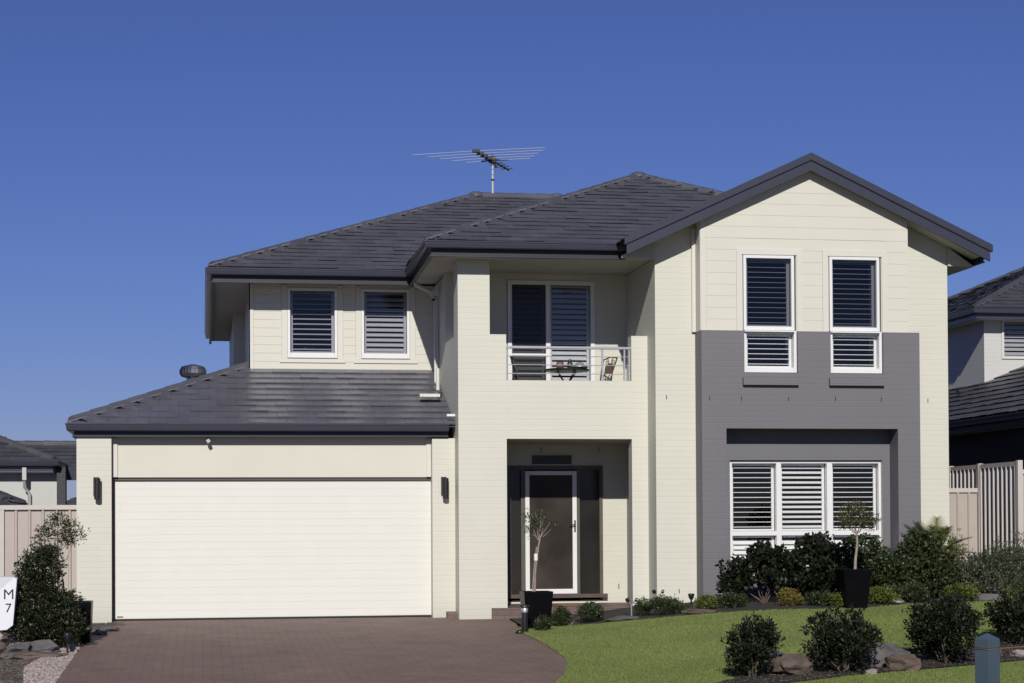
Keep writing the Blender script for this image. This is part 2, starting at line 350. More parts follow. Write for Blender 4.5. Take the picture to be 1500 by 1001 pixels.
def grass(n=330000):
    # more blades where the lawn is nearer
    X = RNG.uniform(3.6, 13.5, n); Y = 19.0+RNG.random(n)**1.25*7.6
    k = inpoly(X, Y, LAWN) & ~inpoly(X, Y, BED); X = X[k]; Y = Y[k]; n = len(X); Z = npgz(X, Y)+.004
    patch = .5+.22*np.sin(X*1.7+np.sin(Y*1.3)*2)+.18*np.sin(Y*2.9+X*.8+1)+.12*np.sin(X*7.1+Y*5.3)
    h = RNG.uniform(.010, .026, n)*(.8+.4*patch); a = RNG.uniform(0, 2*math.pi, n); w = RNG.uniform(.003, .006, n)
    la = RNG.uniform(0, 2*math.pi, n); l = h*RNG.uniform(.1, .8, n)
    V = np.empty((n, 3, 3))
    V[:, 0] = np.c_[X-np.cos(a)*w, Y-np.sin(a)*w, Z]; V[:, 1] = np.c_[X+np.cos(a)*w, Y+np.sin(a)*w, Z]
    V[:, 2] = np.c_[X+np.cos(la)*l, Y+np.sin(la)*l, Z+h]
    t = np.clip(.2+.5*patch+RNG.normal(0, .12, n), 0, 1)
    o = npmesh('grass', V.reshape(-1, 3), np.arange(3*n).reshape(-1, 3), 'grass', t)
    tag(o, 'short mown green grass blades covering the front lawn', 'grass', kind='stuff')
grass()
def chips(name, poly, n, mat, label, cat, size=(.008, .022), lift=.0, flat=.5):
    xs = [p[0] for p in poly]; ys = [p[1] for p in poly]
    X = RNG.uniform(min(xs), max(xs), n); Y = RNG.uniform(min(ys), max(ys), n)
    k = inpoly(X, Y, poly); X = X[k]; Y = Y[k]; n = len(X); Z = npgz(X, Y)+lift
    s = RNG.uniform(*size, n)
    base = np.array([(1, 0, 0), (0, 1, 0), (-1, 0, 0), (0, -1, 0), (0, 0, 1), (0, 0, -1)], float)
    F = np.array([(0, 1, 4), (1, 2, 4), (2, 3, 4), (3, 0, 4), (1, 0, 5), (2, 1, 5), (3, 2, 5), (0, 3, 5)])
    a = RNG.uniform(0, 6.28, n); V = base[None]*np.c_[s*RNG.uniform(.7, 1.6, n), s, s*flat*RNG.uniform(.6, 1.2, n)][:, None, :]
    x = V[..., 0]*np.cos(a)[:, None]-V[..., 1]*np.sin(a)[:, None]; y = V[..., 0]*np.sin(a)[:, None]+V[..., 1]*np.cos(a)[:, None]
    V = np.stack([x+X[:, None], y+Y[:, None], V[..., 2]+Z[:, None]], -1)
    FF = (F[None]+6*np.arange(n)[:, None, None]).reshape(-1, 3); t = np.repeat(RNG.random(n), 8)
    tag(npmesh(name, V.reshape(-1, 3), FF, mat, t), label, cat, kind='stuff')
chips('mulch', BED, 9000, 'chip', 'dark bark mulch around the lawn shrubs and rocks', 'mulch', (.012, .03), .025, .4)
chips('gravel', [(-1.95, 21.0), (-1.62, 21.0), (-1.60, 24), (-1.58, 25.2), (-1.72, 25.2), (-1.95, 24), (-2.1, 22.6)], 9000, 'pebble', 'pinkish pebbles along the left edge of the driveway', 'gravel', (.008, .02), .0, .8)
chips('gravel', [(-4.5, 21.0), (-1.95, 21.0), (-1.9, 24.0), (-4.5, 24.6)], 5000, 'chip', 'fine brown litter on the bare soil beside the rocks', 'soil litter', (.006, .018), -.01, .5)

# ------------------------------------------------------------------ roofs
def tile_plane(mb, O, u, v, L0, L1, W, vmax, course=.245, tile=.30, lift=.029, gap=.0055, hl=1.0, hr=1.0):
    """O left eave corner, u along eave, v up slope (unit 3D); left limit rises hl*plan per plan, right likewise"""
    u = Vector(u); v = Vector(v); n = u.cross(v).normalized()
    if n.z < 0: n = -n
    cosp = math.hypot(v.x, v.y); k = int(math.ceil((vmax)/course))
    for i in range(k):
        v0 = i*course; v1 = min(v0+course+.02, vmax)
        off = (i % 2)*tile/2 + random.uniform(-.02, .02)
        a = -off
        while a < W+tile:
            b = a+tile-.003
            jl = lift+random.uniform(-.005, .006); jv = random.uniform(-.006, .006)
            def lim(vv): return L0+hl*vv*cosp, L1-hr*vv*cosp
            l0, r0 = lim(v0); l1, r1 = lim(v1)
            a0, b0 = max(a, l0), min(b, r0); a1, b1 = max(a, l1), min(b, r1)
            if b0-a0 > .01:
                if b1 < a1: mid = min(max((l1+r1)/2, l1), max(r1, l1)) if l1 > r1 else (a1 if a1 > r1 else b1); a1 = b1 = (a0 if a1 > a0 else b0) if l1 <= r1 else (l1+r1)/2
                if l1 > r1: a1 = b1 = (l0+r0)/2
                a1 = min(a1, b1)
                t = random.random(); gp = lift-.008-max(.0, random.gauss(gap, gap*.35))
                P = lambda q, w, h: O+u*q+v*w+n*h
                tl, tr, br_, bl = P(a1, v1, .004), P(b1, v1, .004), P(b0, v0+jv, jl), P(a0, v0+jv, jl)
                mb.face([bl, br_, tr, tl], t)
                mb.face([P(a0, v0+jv, jl-gp), P(b0, v0+jv, jl-gp), br_, bl], t)
                if abs(b1-b0) < .01: mb.face([P(b0, v0+jv, jl-.026), P(b1, v1, -.01), tr, br_], t)
                if abs(a1-a0) < .01: mb.face([P(a0, v0+jv, jl-.026), bl, tl, P(a1, v1, -.01)], t)
            a += tile
def cap_line(mb, A, B, half=.115, h=.045, seg=.40, start_big=True):
    A = Vector(A); B = Vector(B); d = (B-A); Ln = d.length; d.normalize()
    s = d.cross(Vector((0, 0, 1))).normalized(); up = s.cross(d).normalized()
    if up.z < 0: up = -up
    k = max(1, int(round(Ln/seg))); st = Ln/k
    for i in range(k):
        p0 = A+d*(i*st-.01); p1 = A+d*((i+1)*st+.03); e0 = .007+random.uniform(-.003, .004); e1 = .0
        prof = [(-1.05, -1.5), (-.6, .45), (0, 1), (.6, .45), (1.05, -1.5)]
        r0 = [p0+s*(q*half)+up*(w*h+e0) for q, w in prof]; r1 = [p1+s*(q*half*.93)+up*(w*h*.95+e1) for q, w in prof]
        t = random.random()
        for j in range(4): mb.face([r0[j], r0[j+1], r1[j+1], r1[j]], t, False)
        mb.face(r0, t); mb.face(r1[::-1], t)
def hip_roof(name, parent, X0, X1, Y0, Y1, z, p, mat='tile', sides='flrb', caps=True, course=.245, gap=.0055):
    W = X1-X0; D = Y1-Y0; h = min(W, D)/2; top = z+p*h
    if W >= D: r0 = Vector((X0+h, Y0+h, top)); r1 = Vector((X1-h, Y0+h, top))
    else: r0 = Vector((X0+h, Y0+h, top)); r1 = Vector((X0+h, Y1-h, top))
    a, b, c, d = Vector((X0, Y0, z)), Vector((X1, Y0, z)), Vector((X1, Y1, z)), Vector((X0, Y1, z))
    mb = MB(); e = Vector((0, 0, -.03))
    if W >= D: fs = [(0, 1, 5, 4), (1, 2, 5), (2, 3, 4, 5), (3, 0, 4), (3, 2, 1, 0)]
    else: fs = [(0, 1, 4), (1, 2, 5, 4), (2, 3, 5), (3, 0, 4, 5), (3, 2, 1, 0)]
    mb.poly([q+e for q in (a, b, c, d, r0, r1)], fs)
    co = 1/math.hypot(1, p); si = p*co; vm = h/co
    if 'f' in sides: tile_plane(mb, a, (1, 0, 0), (0, co, si), 0, W, W, vm, course, gap=gap)
    if 'b' in sides: tile_plane(mb, c, (-1, 0, 0), (0, -co, si), 0, W, W, vm, course, gap=gap)
    if 'l' in sides: tile_plane(mb, d, (0, -1, 0), (co, 0, si), 0, D, D, vm, course, gap=gap)
    if 'r' in sides: tile_plane(mb, b, (0, 1, 0), (-co, 0, si), 0, D, D, vm, course, gap=gap)
    o = mb.build(name, mat, parent)
    if caps:
        cb = MB()
        if W >= D: prs = [(a, r0), (d, r0), (b, r1), (c, r1)]
        else: prs = [(a, r0), (b, r0), (c, r1), (d, r1)]
        for q, w in prs: cap_line(cb, q+(w-q).normalized()*.10+Vector((0, 0, .025)), w+Vector((0, 0, .02)))
        if (r1-r0).length > .2: cap_line(cb, r0+Vector((0, 0, .02)), r1+Vector((0, 0, .02)))
        for q in (r0, r1): cb.lathe(q+Vector((0, 0, .0)), [(.17, -.03), (.15, .035), (.09, .07), (0.001, .085)], 10)
        cb.build('ridge_capping', mat, o)
    return o
GUT = [(0, -.115), (.085, -.115), (.10, -.10), (.11, -.045), (.112, -.02), (.122, -.018), (.122, .0), (.10, .003), (.10, -.018), (.012, -.018), (.0, -.018)]
def fascia_prof(h): return [(-.025, -h), (0.0, -h), (.012, -h+.004), (.012, -h+.03), (-.001, -h+.034), (-.001, -.02), (-.025, -.02)]

# ------------------------------------------------------------------ windows
def window(parent, x0, x1, z0, z1, y, mat='white', fw=.05, fb=None, depth=.09, glass='glass', slats=None, name='window', label=None, room=True, mull=(), trans=()):
    """frame front face at y; returns frame part. slats: (pitch, blade, tilt_deg, setback, matname)"""
    fb = fb or fw; mb = MB()
    def bx(*a): mb.box(*a)
    bx(x0, x0+fw, y, y+depth, z0, z1); bx(x1-fw, x1, y, y+depth, z0, z1)
    bx(x0+fw, x1-fw, y, y+depth, z0, z0+fb); bx(x0+fw, x1-fw, y, y+depth, z1-fw, z1)
    bars = [x0+fw]
    for a, b in mull: mb.box(a, b, y-.002, y+depth, z0+fb, z1-fw); bars += [a, b]
    bars.append(x1-fw)
    for a, b in trans: mb.box(x0+fw, x1-fw, y+.002, y+depth-.002, a, b)
    o = mb.build(name, mat, parent, bevel=.004)
    if label: o['label'] = label
    g = MB(); g.face([(x0+fw, y+.045, z0+fb), (x1-fw, y+.045, z0+fb), (x1-fw, y+.045, z1-fw), (x0+fw, y+.045, z1-fw)])
    g.build('pane', glass, o)
    zs = [z0+fb] + [q for t_ in trans for q in t_] + [z1-fw]
    if slats:
        for i in range(0, len(bars), 2):
            for j in range(0, len(zs), 2):
                sp = slats(i//2, j//2) if callable(slats) else slats
                if not sp: continue
                pitch, blade, tilt, back, mt = sp; a, b = bars[i]+.004, bars[i+1]-.004; u, w = zs[j]+.004, zs[j+1]-.004
                s = MB(); yb = y+back; st = .042
                s.box(a, a+st, yb-.012, yb+.012, u, w); s.box(b-st, b, yb-.012, yb+.012, u, w)
                s.box(a+st, b-st, yb-.012, yb+.012, u, u+.03); s.box(a+st, b-st, yb-.012, yb+.012, w-.03, w)
                k = int((w-u-.08)/pitch)
                for q in range(k+1):
                    zc = u+.04+pitch*(q+.3)+random.uniform(-.001, .001); tl = R(tilt+random.uniform(-2, 2))
                    if zc > w-.035: break
                    s.xbox(((a+b)/2, yb, zc), ((b-a)/2-st-.002, 0, 0), (0, math.cos(tl)*blade/2, math.sin(tl)*blade/2), (0, -math.sin(tl)*.004, math.cos(tl)*.004))
                s.build('shutter', mt, o)
    if room:
        r = MB(); d0 = y+depth+.22; d1 = d0+1.6; e = .35
        v = [(x0-e, d0, z0-e), (x1+e, d0, z0-e), (x1+e, d0, z1+e), (x0-e, d0, z1+e), (x0-e, d1, z0-e), (x1+e, d1, z0-e), (x1+e, d1, z1+e), (x0-e, d1, z1+e)]
        r.poly(v, [(4, 5, 6, 7), (0, 4, 7, 3), (1, 2, 6, 5), (0, 1, 5, 4), (3, 7, 6, 2)]); r.build('room', 'dark', o)
    return o

# ================================================================== THE HOUSE
H = thing('house', (4.8, 28.4, 0), 'two storey cream painted brick house with dark tiled roof, double garage and grey window surround', 'house')
# --- garage
mb = MB(); mb.box(3.516, 3.87, 28.42, 28.86, -.4, 2.74); mb.build('garage_pier', 'cream', H)
mb = MB(); mb.box(-1.872, -1.359, 28.42, 28.86, -.4, 2.76)
mb.wall('yz', 28.86, 36.0, -.4, 2.76, -1.872, -1.64)
mb.build('garage_wall', 'cream', H)
mb = MB(); mb.box(-1.359, 3.516, 28.57, 28.64, 2.14, 2.80); mb.build('lintel_panel', 'render', H)
mb = MB(); mb.box(-1.352, -1.275, 28.545, 28.568, 2.145, 2.74); mb.build('cover_strip', 'trim', H)
mb = MB(); mb.box(3.44, 3.510, 28.545, 28.568, 2.145, 2.74); mb.build('cover_strip', 'trim', H)
mb = MB(); mb.box(-1.359, -1.329, 28.58, 28.72, -.3, 2.139); mb.box(-1.329, 3.545, 28.60, 28.72, 2.10, 2.139); mb.build('door_frame', 'darkframe', H)
gd = MB(); zz = -.005; k = 0
rows = [.348]*6
for pz, hgt in enumerate(rows):
    for q, hh in enumerate((.112, .116, .116)):
        z1 = zz+hh
        gd.box(-1.325, 3.516, 28.642+(0.0 if q else .0), 28.69, zz+.0011, z1-.0011); zz = z1
    zz += .004
gd.box(-1.325, 3.516, 28.6445, 28.70, -.03, 2.12)
GD = gd.build('garage_door', 'door', H)
mb = MB(); mb.box(-1.325, 3.516, 28.634, 28.6425, -.035, -.010); mb.build('bottom_seal', 'black', GD)
boxpart('maker_plate', 'black', GD, -1.29, -1.20, 28.638, 28.6425, .012, .028)
# --- porch and balcony block
mb = MB()
mb.wall('xz', 3.87, 6.855, -.4, 4.325, 28.0, 28.23, [(4.62, 6.597, -1, 2.715), (4.62, 6.597, 3.62, 9)])
mb.box(3.87, 4.365, 28.0, 28.47, 4.325, 5.475)
mb.box(3.87, 4.365, 28.23, 28.47, -.4, 4.325)
mb.wall('yz', 28.47, 29.46, 2.55, 4.325, 3.87, 4.10)
mb.wall('yz', 28.87, 29.46, -.4, 2.55, 3.87, 4.10)
mb.box(4.10, 6.855, 28.23, 29.46, 2.72, 3.10)
mb.build('porch_wall', 'cream', H)
# back wall of porch (lower) and balcony room (upper)
mb = MB()
mb.wall('xz', 4.10, 6.88, -.4, 2.72, 29.46, 29.70, [(4.86, 6.44, .15, 2.35)])
mb.wall('xz', 3.87, 6.88, 3.10, 5.475, 29.46, 29.70, [(4.875, 6.335, 3.12, 5.37)])
mb.wall('yz', 29.70, 31.2, 2.5, 5.42, 3.87, 4.10)
mb.build('front_wall', 'cream', H)
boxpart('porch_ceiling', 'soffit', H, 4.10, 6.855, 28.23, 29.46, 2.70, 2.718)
boxpart('balcony_floor', 'concrete', H, 4.10, 6.855, 28.23, 29.46, 3.10, 3.13)
# --- wing
def gable_ring(x0, x1, zb, y, xa=9.205, za=7.0, s=.463):
    f = lambda x: za-s*abs(x-xa)
    return [(x0, y, zb), (x1, y, zb), (x1, y, f(x1)), (xa, y, za), (x0, y, f(x0))]
UW = [(8.16, 9.01), (9.535, 10.385)]
mb = MB()
mb.wall('xz', 6.855, 11.595, -.4, 5.55, 27.49, 27.74, [(8.02, 10.49, .5, 2.37)]+[(a, b, 3.69, 5.505) for a, b in UW])
mb.prism(gable_ring(6.855, 11.595, 5.55, 27.49, za=6.836), (0, .25, 0))
mb.wall('yz', 27.74, 35.2, -.4, 5.47, 6.855, 7.10)
mb.wall('yz', 27.74, 40.3, -.4, 5.42, 11.35, 11.595)
mb.build('wing_wall', 'cream', H)
# grey portal
mb = MB()
mb.wall('xz', 7.484, 10.975, -.4, 4.335, 27.12, 27.49-.002, [(7.866, 10.612, -1, 2.84)]+[(a, b, 3.69, 4.5) for a, b in UW])
mb.build('window_surround', 'grey', H)
mb = MB(); mb.wall('xz', 7.866, 10.612, -.4, 2.84, 27.478, 27.4885, [(8.02, 10.49, .5, 2.37)]); mb.build('recess_wall', 'grey', H)
for a, b in UW:
    s = MB(); s.prism([(a-.035, 27.1195, 3.635), (a-.035, 27.055, 3.60), (a-.035, 27.055, 3.50), (a-.035, 27.1195, 3.50)], (b-a+.03, 0, 0)); s.build('window_sill', 'grey', H, bevel=.004)
for x in (7.60, 8.10, 8.85, 9.60, 10.34):
    boxpart('weep_hole', 'black', H, x, x+.012, 27.1185, 27.1195, 3.26, 3.33)
for x, z in ((11.25, 3.27), (7.02, 3.30), (7.2, .32)):
    boxpart('weep_hole', 'black', H, x, x+.012, 27.4885, 27.4895, z, z+.07)
for x, z in ((5.42, 2.56), (6.38, 2.56), (6.70, .33)):
    boxpart('weep_hole', 'black', H, x, x+.014, 29.4585, 29.4595, z, z+.09)
# gable cladding boards
mb = MB(); zc = 4.338; pitch = .178; XA, ZA, SL = 9.205, 6.834, .463
holes = [(a-.10, b+.10, 3.7, 5.60) for a, b in UW]
half = lambda z: (ZA-z)/SL
while zc < ZA-.02:
    z0 = zc; z1 = min(zc+pitch-.0026, ZA-.005)
    lo, hi = 7.585, 10.825
    def ext(z): h = half(z); return max(lo, XA-h), min(hi, XA+h)
    segs = [(lo, hi)] if z0 > 5.60 else [(lo, 8.06), (9.11, 9.435), (10.485, hi)]
    for a, b in segs:
        a0, b0 = ext(z0); a1, b1 = ext(z1)
        A0, B0, A1, B1 = max(a, a0), min(b, b0), max(a, a1), min(b, b1)
        if B1-A1 < .001: A1 = B1 = XA
        j = random.uniform(-.0006, .0006); yf = 27.188+j
        v = [(A0, yf, z0), (B0, yf, z0), (B1, yf, z1), (A1, yf, z1), (A0, 27.21, z0), (B0, 27.21, z0), (B1, 27.21, z1), (A1, 27.21, z1)]
        mb.poly(v, [(0, 1, 2, 3), (4, 7, 6, 5), (0, 4, 5, 1), (3, 2, 6, 7), (0, 3, 7, 4), (1, 5, 6, 2)])
    zc += pitch
CL = mb.build('gable_cladding', 'board', H)
mb = MB()   # carcass behind the boards
mb.wall('xz', 7.49, 10.82, 4.338, 5.70, 27.1935, 27.488, [(a, b, 3.69, 5.505) for a, b in UW])
mb.prism([(7.49, 27.1935, 5.70), (10.82, 27.1935, 5.70), (10.82, 27.1935, 6.834-.463*1.615), (XA, 27.1935, 6.834), (7.49, 27.1935, 6.834-.463*1.715)], (0, .28, 0))
mb.build('cladding_frame', 'board', CL)
mb = MB()
mb.box(7.50, 7.583, 27.185, 27.197, 4.338, 6.03)
for a, b in UW:
    mb.box(a-.098, a-.012, 27.178, 27.197, 4.338, 5.60); mb.box(b+.012, b+.098, 27.178, 27.197, 4.338, 5.60)
    mb.box(a-.012, b+.012, 27.178, 27.197, 5.512, 5.60)
mb.box(7.43, 7.486, 27.44, 27.487, 4.338, 5.93)
mb.build('cladding_trim', 'trim', CL)
# wing windows
for i, (a, b) in enumerate(UW):
    w1 = window(H, a+.008, b-.035, 4.35, 5.50, 27.165, fw=.045, fb=.06, glass='glasstint', slats=(.0775, .06, 6, .12, 'slat'), depth=.10)
    w2 = window(H, a+.004, b-.004, 3.70, 4.343, 27.165, fw=.045, fb=.075, glass='glass', slats=(.0775, .062, 9, .12, 'slat'), depth=.12)
    s = MB(); s.box(a+.01, b-.05, 27.12, 27.163, 4.322, 4.342); s.build('sash_rail', 'white', w2)
LW = window(H, 8.03, 10.485, .52, 2.36, 27.53, fw=.04, fb=.05, glass='glass', depth=.10, mull=((8.78, 8.86), (9.60, 9.69)), trans=((1.20, 1.27),),
            slats=lambda i, j: (.0765, .066, 26 if i == 1 else 5, .125, 'slat') if j == 1 else (.0765, .08, 55, .125, 'slat'))
# --- left bay
BY = 30.95
BW = [(1.405, 2.235), (2.64, 3.455)]
mb = MB()
mb.wall('xz', .795, 3.87, 3.5, 5.44, BY+.012, BY+.24, [(a+.02, b-.02, 4.26, 5.36) for a, b in BW])
mb.wall('yz', BY+.24, 35.2, 3.3, 5.44, .795, 1.0)
mb.wall('xz', .58, 1.2, 3.3, 5.44, 35.2, 35.4)
mb.wall('yz', 35.4, 40.3, -.4, 5.44, .58, .8)
mb.wall('xz', .58, 11.595, -.4, 5.44, 40.3, 40.5)
mb.build('rear_wall', 'board', H)
mb = MB(); zc = 4.0; x0_, x1_ = .785, 3.868
while zc < 5.42:
    z1 = min(zc+.14-.003, 5.44); segs = [(x0_, x1_)]
    for a, b in BW:
        if z1 > 4.19: segs = [q for s_ in segs for q in ((s_[0], min(s_[1], a-.10)), (max(s_[0], b+.10), s_[1])) if q[1]-q[0] > .03]
    for a, b in segs: mb.box(a, b, BY+random.uniform(0, .001), BY+.011, zc, z1)
    zc += .14
BC = mb.build('bay_cladding', 'board', H)
mb = MB()
for a, b in BW:
    mb.box(a-.097, a-.003, BY-.012, BY+.0115, 4.19, 5.42); mb.box(b+.003, b+.097, BY-.012, BY+.0115, 4.19, 5.42)
    mb.box(a-.13, b+.13, BY-.02, BY+.0115, 4.125, 4.188)
mb.box(.765, .84, BY-.012, BY-.001, 3.99, 5.43); mb.box(.765, .784, BY-.012, BY+.12, 3.99, 5.43)
mb.build('bay_trim', 'trim', BC)
for i, (a, b) in enumerate(BW):
    window(H, a, b, 4.205, 5.375, BY-.015, fw=.045, fb=.085, glass='glassmid' if i == 0 else 'glassmid', slats=(.085, .072, 16 if i == 0 else 48, .13, 'slat'), depth=.11)
boxpart('roof_flashing', 'gutter', H, .74, 3.868, BY-.03, BY+.012, 3.955, 3.995)
# --- roofs
GR = hip_roof('garage_roof', H, -2.00, 9.0, 28.31, 40.5, 2.94, .405, mat='tile3', sides='fl', caps=False, course=.29, gap=.0005)
E_ = GR.data
bm = bmesh.new(); bm.from_mesh(E_)     # cut the lean part at the porch block and the bay
oo = ORI[GR.name]
geom = bm.verts[:]+bm.edges[:]+bm.faces[:]
bmesh.ops.bisect_plane(bm, geom=geom, plane_co=(3.86-oo.x, 0, 0), plane_no=(1, 0, 0), clear_outer=True)
geom = bm.verts[:]+bm.edges[:]+bm.faces[:]
bmesh.ops.bisect_plane(bm, geom=geom, plane_co=(0, 35.2-oo.y, 0), plane_no=(0, 1, 0), clear_outer=True)
bm.to_mesh(E_); bm.free()
cb = MB(); cap_line(cb, (-1.93, 28.38, 3.0), (.80, 31.11, 4.105), half=.12, h=.06); cb.build('hip_capping', 'tile3', GR)
MR = hip_roof('main_roof', H, .10, 12.05, 30.30, 40.65, 5.61, .428)
BR = hip_roof('balcony_roof', H, 3.35, 12.02, 27.65, 38.6, 5.705, .438)
# wing gable roof
mb = MB(); xa, za, hw, y0, y1, th = 9.205, 7.03, 2.93, 27.04, 36.0, .03
for sgn in (-1, 1):
    co = 1/math.hypot(1, .463); si = .463*co
    if sgn < 0: tile_plane(mb, Vector((xa-hw, y1, za-.463*hw)), (0, -1, 0), (co, 0, si), 0, y1-y0, y1-y0, hw/co, hl=0, hr=0)
    else: tile_plane(mb, Vector((xa+hw, y0, za-.463*hw)), (0, 1, 0), (-co, 0, si), 0, y1-y0, y1-y0, hw/co, hl=0, hr=0)
mb.poly([(xa-hw, y0, za-.463*hw-.02), (xa, y0, za-.02), (xa+hw, y0, za-.463*hw-.02), (xa-hw, y1, za-.463*hw-.02), (xa, y1, za-.02), (xa+hw, y1, za-.463*hw-.02)], [(0, 1, 4, 3), (1, 2, 5, 4)])
WR = mb.build('gable_roof', 'tile', H)
cb = MB(); cap_line(cb, (xa, 27.6, za-.01), (xa, 31.4, za-.01)); cb.build('ridge_capping', 'tile', WR)
# barge boards: stepped metal profile following each rake
def rake(y0, y1, ztop, zbot, ext, mat, name, x_cut_left=None):
    mb = MB()
    for sgn in (-1, 1):
        e = ext if (sgn > 0 or x_cut_left is None) else x_cut_left
        f = lambda q, zz: (xa+sgn*q, zz-.463*q)
        ring = [f(0, ztop), f(e, ztop), f(e, zbot), f(0, zbot)]
        mb.prism([(x, y0, z) for x, z in ring], (0, y1-y0, 0))
    return mb.build(name, mat, H, recalc=False)
rake(26.985, 27.045, 7.065, 6.955, 2.935, 'barge', 'barge_capping')
rake(27.012, 27.045, 6.954, 6.795, 2.90, 'barge', 'barge_board')
rake(26.998, 27.011, 6.962, 6.945, 2.92, 'gutter', 'barge_bead')
rake(27.046, 27.488, 6.86, 6.838, 2.88, 'soffit', 'rake_soffit', 2.35)
# eave return at the right end of the gable
mb = MB(); mb.prism([(11.597, 27.44, 5.43), (12.02, 27.44, 5.43), (11.597, 27.44, 5.72)], (0, .05, 0)); mb.build('eave_return', 'soffit', H)
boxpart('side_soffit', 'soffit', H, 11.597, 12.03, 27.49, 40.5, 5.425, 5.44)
# left eave return next to balcony gutter
mb = MB(); mb.prism([(6.853, 27.44, 5.46), (6.853, 27.44, 5.75), (6.33, 27.44, 5.50), (6.33, 27.44, 5.46)], (0, .05, 0)); mb.build('eave_return', 'soffit', H)
# gutters and fascias
def gut(path, h, prof=GUT):
    a = MB(); a.sweep(prof, path); a.build('gutter', 'gutter', H)
    b = MB(); b.sweep(fascia_prof(h), path); b.build('fascia', 'fascia', H)
    e = MB(); e.sweep([(.0125, -h+.003), (.026, -h+.003), (.026, -h+.019), (.0125, -h+.019)], path); e.build('fascia_bead', 'barge', H)
gut([(.17, 40.55, 5.60), (.17, 30.37, 5.60), (3.42, 30.37, 5.61), (3.42, 27.67, 5.69), (6.42, 27.67, 5.70)], .235)
gut([(-1.91, 35.2, 2.945), (-1.91, 28.40, 2.945), (3.765, 28.40, 2.955)], .20)
gut([(12.03, 27.10, 5.69), (12.03, 40.5, 5.66)], .25)
boxpart('gutter_stop', 'fascia', H, 6.42, 6.56, 27.53, 27.69, 5.50, 5.685)
# soffits
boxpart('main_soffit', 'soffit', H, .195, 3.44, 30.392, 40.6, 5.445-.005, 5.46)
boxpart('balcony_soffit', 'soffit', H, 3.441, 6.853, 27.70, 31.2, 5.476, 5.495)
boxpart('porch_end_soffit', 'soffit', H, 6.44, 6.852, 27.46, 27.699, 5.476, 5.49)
# roof ventilator on garage roof left slope
V_ = MB(); vc = (-.16, 31.9, 3.80)
V_.lathe(vc, [(.11, -.3), (.11, .12)], 16)
VT = V_.build('roof_ventilator', 'chrome', H)
V_ = MB(); n = 22
for k in range(n):
    a0 = 2*math.pi*k/n; pr = [(.11, .13), (.18, .15), (.215, .20), (.215, .26), (.18, .32), (.09, .345)]
    L_ = []
    for r_, z_ in pr: L_.append((vc[0]+r_*math.cos(a0), vc[1]+r_*math.sin(a0), vc[2]+z_))
    R_ = []
    for r_, z_ in pr: R_.append((vc[0]+(r_+.012)*math.cos(a0+.26), vc[1]+(r_+.012)*math.sin(a0+.26), vc[2]+z_))
    for q in range(len(pr)-1): V_.face([L_[q], R_[q], R_[q+1], L_[q+1]], .5, True)
V_.lathe(vc, [(.10, .342), (.05, .36), (.001, .365)], 16)
V_.build('turbine_head', 'chrome', VT)
# --- downpipe and spreader
dp = MB(); dp.box(3.79, 3.865, 30.28, 30.34, 3.72, 5.15)
dpp = dp.build('downpipe', 'trim', H, bevel=.004)
dp = MB(); dp.tube([(3.46, 30.2, 5.44), (3.47, 30.2, 5.36), (3.79, 30.28, 5.24), (3.827, 30.31, 5.12)], .035, 10); dp.build('offset_pipe', 'trim', dpp)
dp = MB(); dp.tube([(3.715, 29.25, 3.55), (3.715, 29.25, 3.90)], .03, 8); dp.box(3.42, 3.745, 29.21, 29.27, 3.44, 3.49)
for k in range(4): dp.box(3.45+k*.08, 3.475+k*.08, 29.205, 29.2095, 3.445, 3.465)
dp.build('rain_spreader', 'trim', dpp)
boxpart('overflow_pipe', 'white', H, 3.74, 3.868, 28.36, 28.40, 3.08, 3.115)
# --- sensors and wall lights
cam_ = MB(); cam_.box(3.70, 3.80, 30.05, 30.2, 5.17, 5.25); cam_.tube([(3.75, 30.08, 5.17), (3.75, 30.06, 5.11)], .035, 10); so = cam_.build('security_camera', 'trim', H)
c2 = MB(); c2.tube([(3.75, 30.061, 5.108), (3.75, 30.055, 5.09)], .03, 10); c2.build('lens', 'black', so)
sn = MB(); sn.tube([(.085, 28.50, 2.72), (.085, 28.44, 2.70)], .028, 10); sn.xbox((.085, 28.42, 2.69), (.022, 0, .014), (0, .02, 0), (-.014, 0, .022)); sn.build('motion_sensor', 'dullsteel', H)
for xx in (-1.575, 3.70):
    w = MB(); w.box(xx-.05, xx+.035, 28.385, 28.418, 1.86, 2.14)
    wl = w.build('wall_light', 'black', H, bevel=.004)
    w = MB(); w.tube([(xx+.012, 28.335, 1.80), (xx+.012, 28.335, 2.12)], .047, 14); w.build('light_tube', 'black', wl)
# --- porch: step, sill, door
ps = MB(); ps.box(4.37, 6.87, 27.93, 29.46, -.35, .112); ps.build('porch_floor', 'brownbrick', H)
st = MB(); st.box(3.80, 4.05, 28.06, 28.30, -.2, .06); 
boxpart('kerb_block', 'brownbrick', H, 3.72, 3.868, 28.22, 28.415, -.15, .05)
sl = MB(); sl.box(4.62, 6.50, 29.36, 29.462, .20, .262); sl.build('door_sill', 'brown', H, bevel=.004)
fr = MB(); y = 29.43
for a, b in ((4.86, 4.92), (5.085, 5.150), (6.005, 6.055), (6.385, 6.44)): fr.box(a, b, y, y+.10, .262, 2.345)
fr.box(4.86, 6.44, y+.002, y+.098, 2.285, 2.347)
ef = fr.build('entry_frame', 'darkframe', H)
for a, b in ((4.92, 5.085), (6.055, 6.385)):
    g = MB(); g.face([(a, y+.06, .262), (b, y+.06, .262), (b, y+.06, 2.285), (a, y+.06, 2.285)]); g.build('side_pane', 'glassdoor', ef)
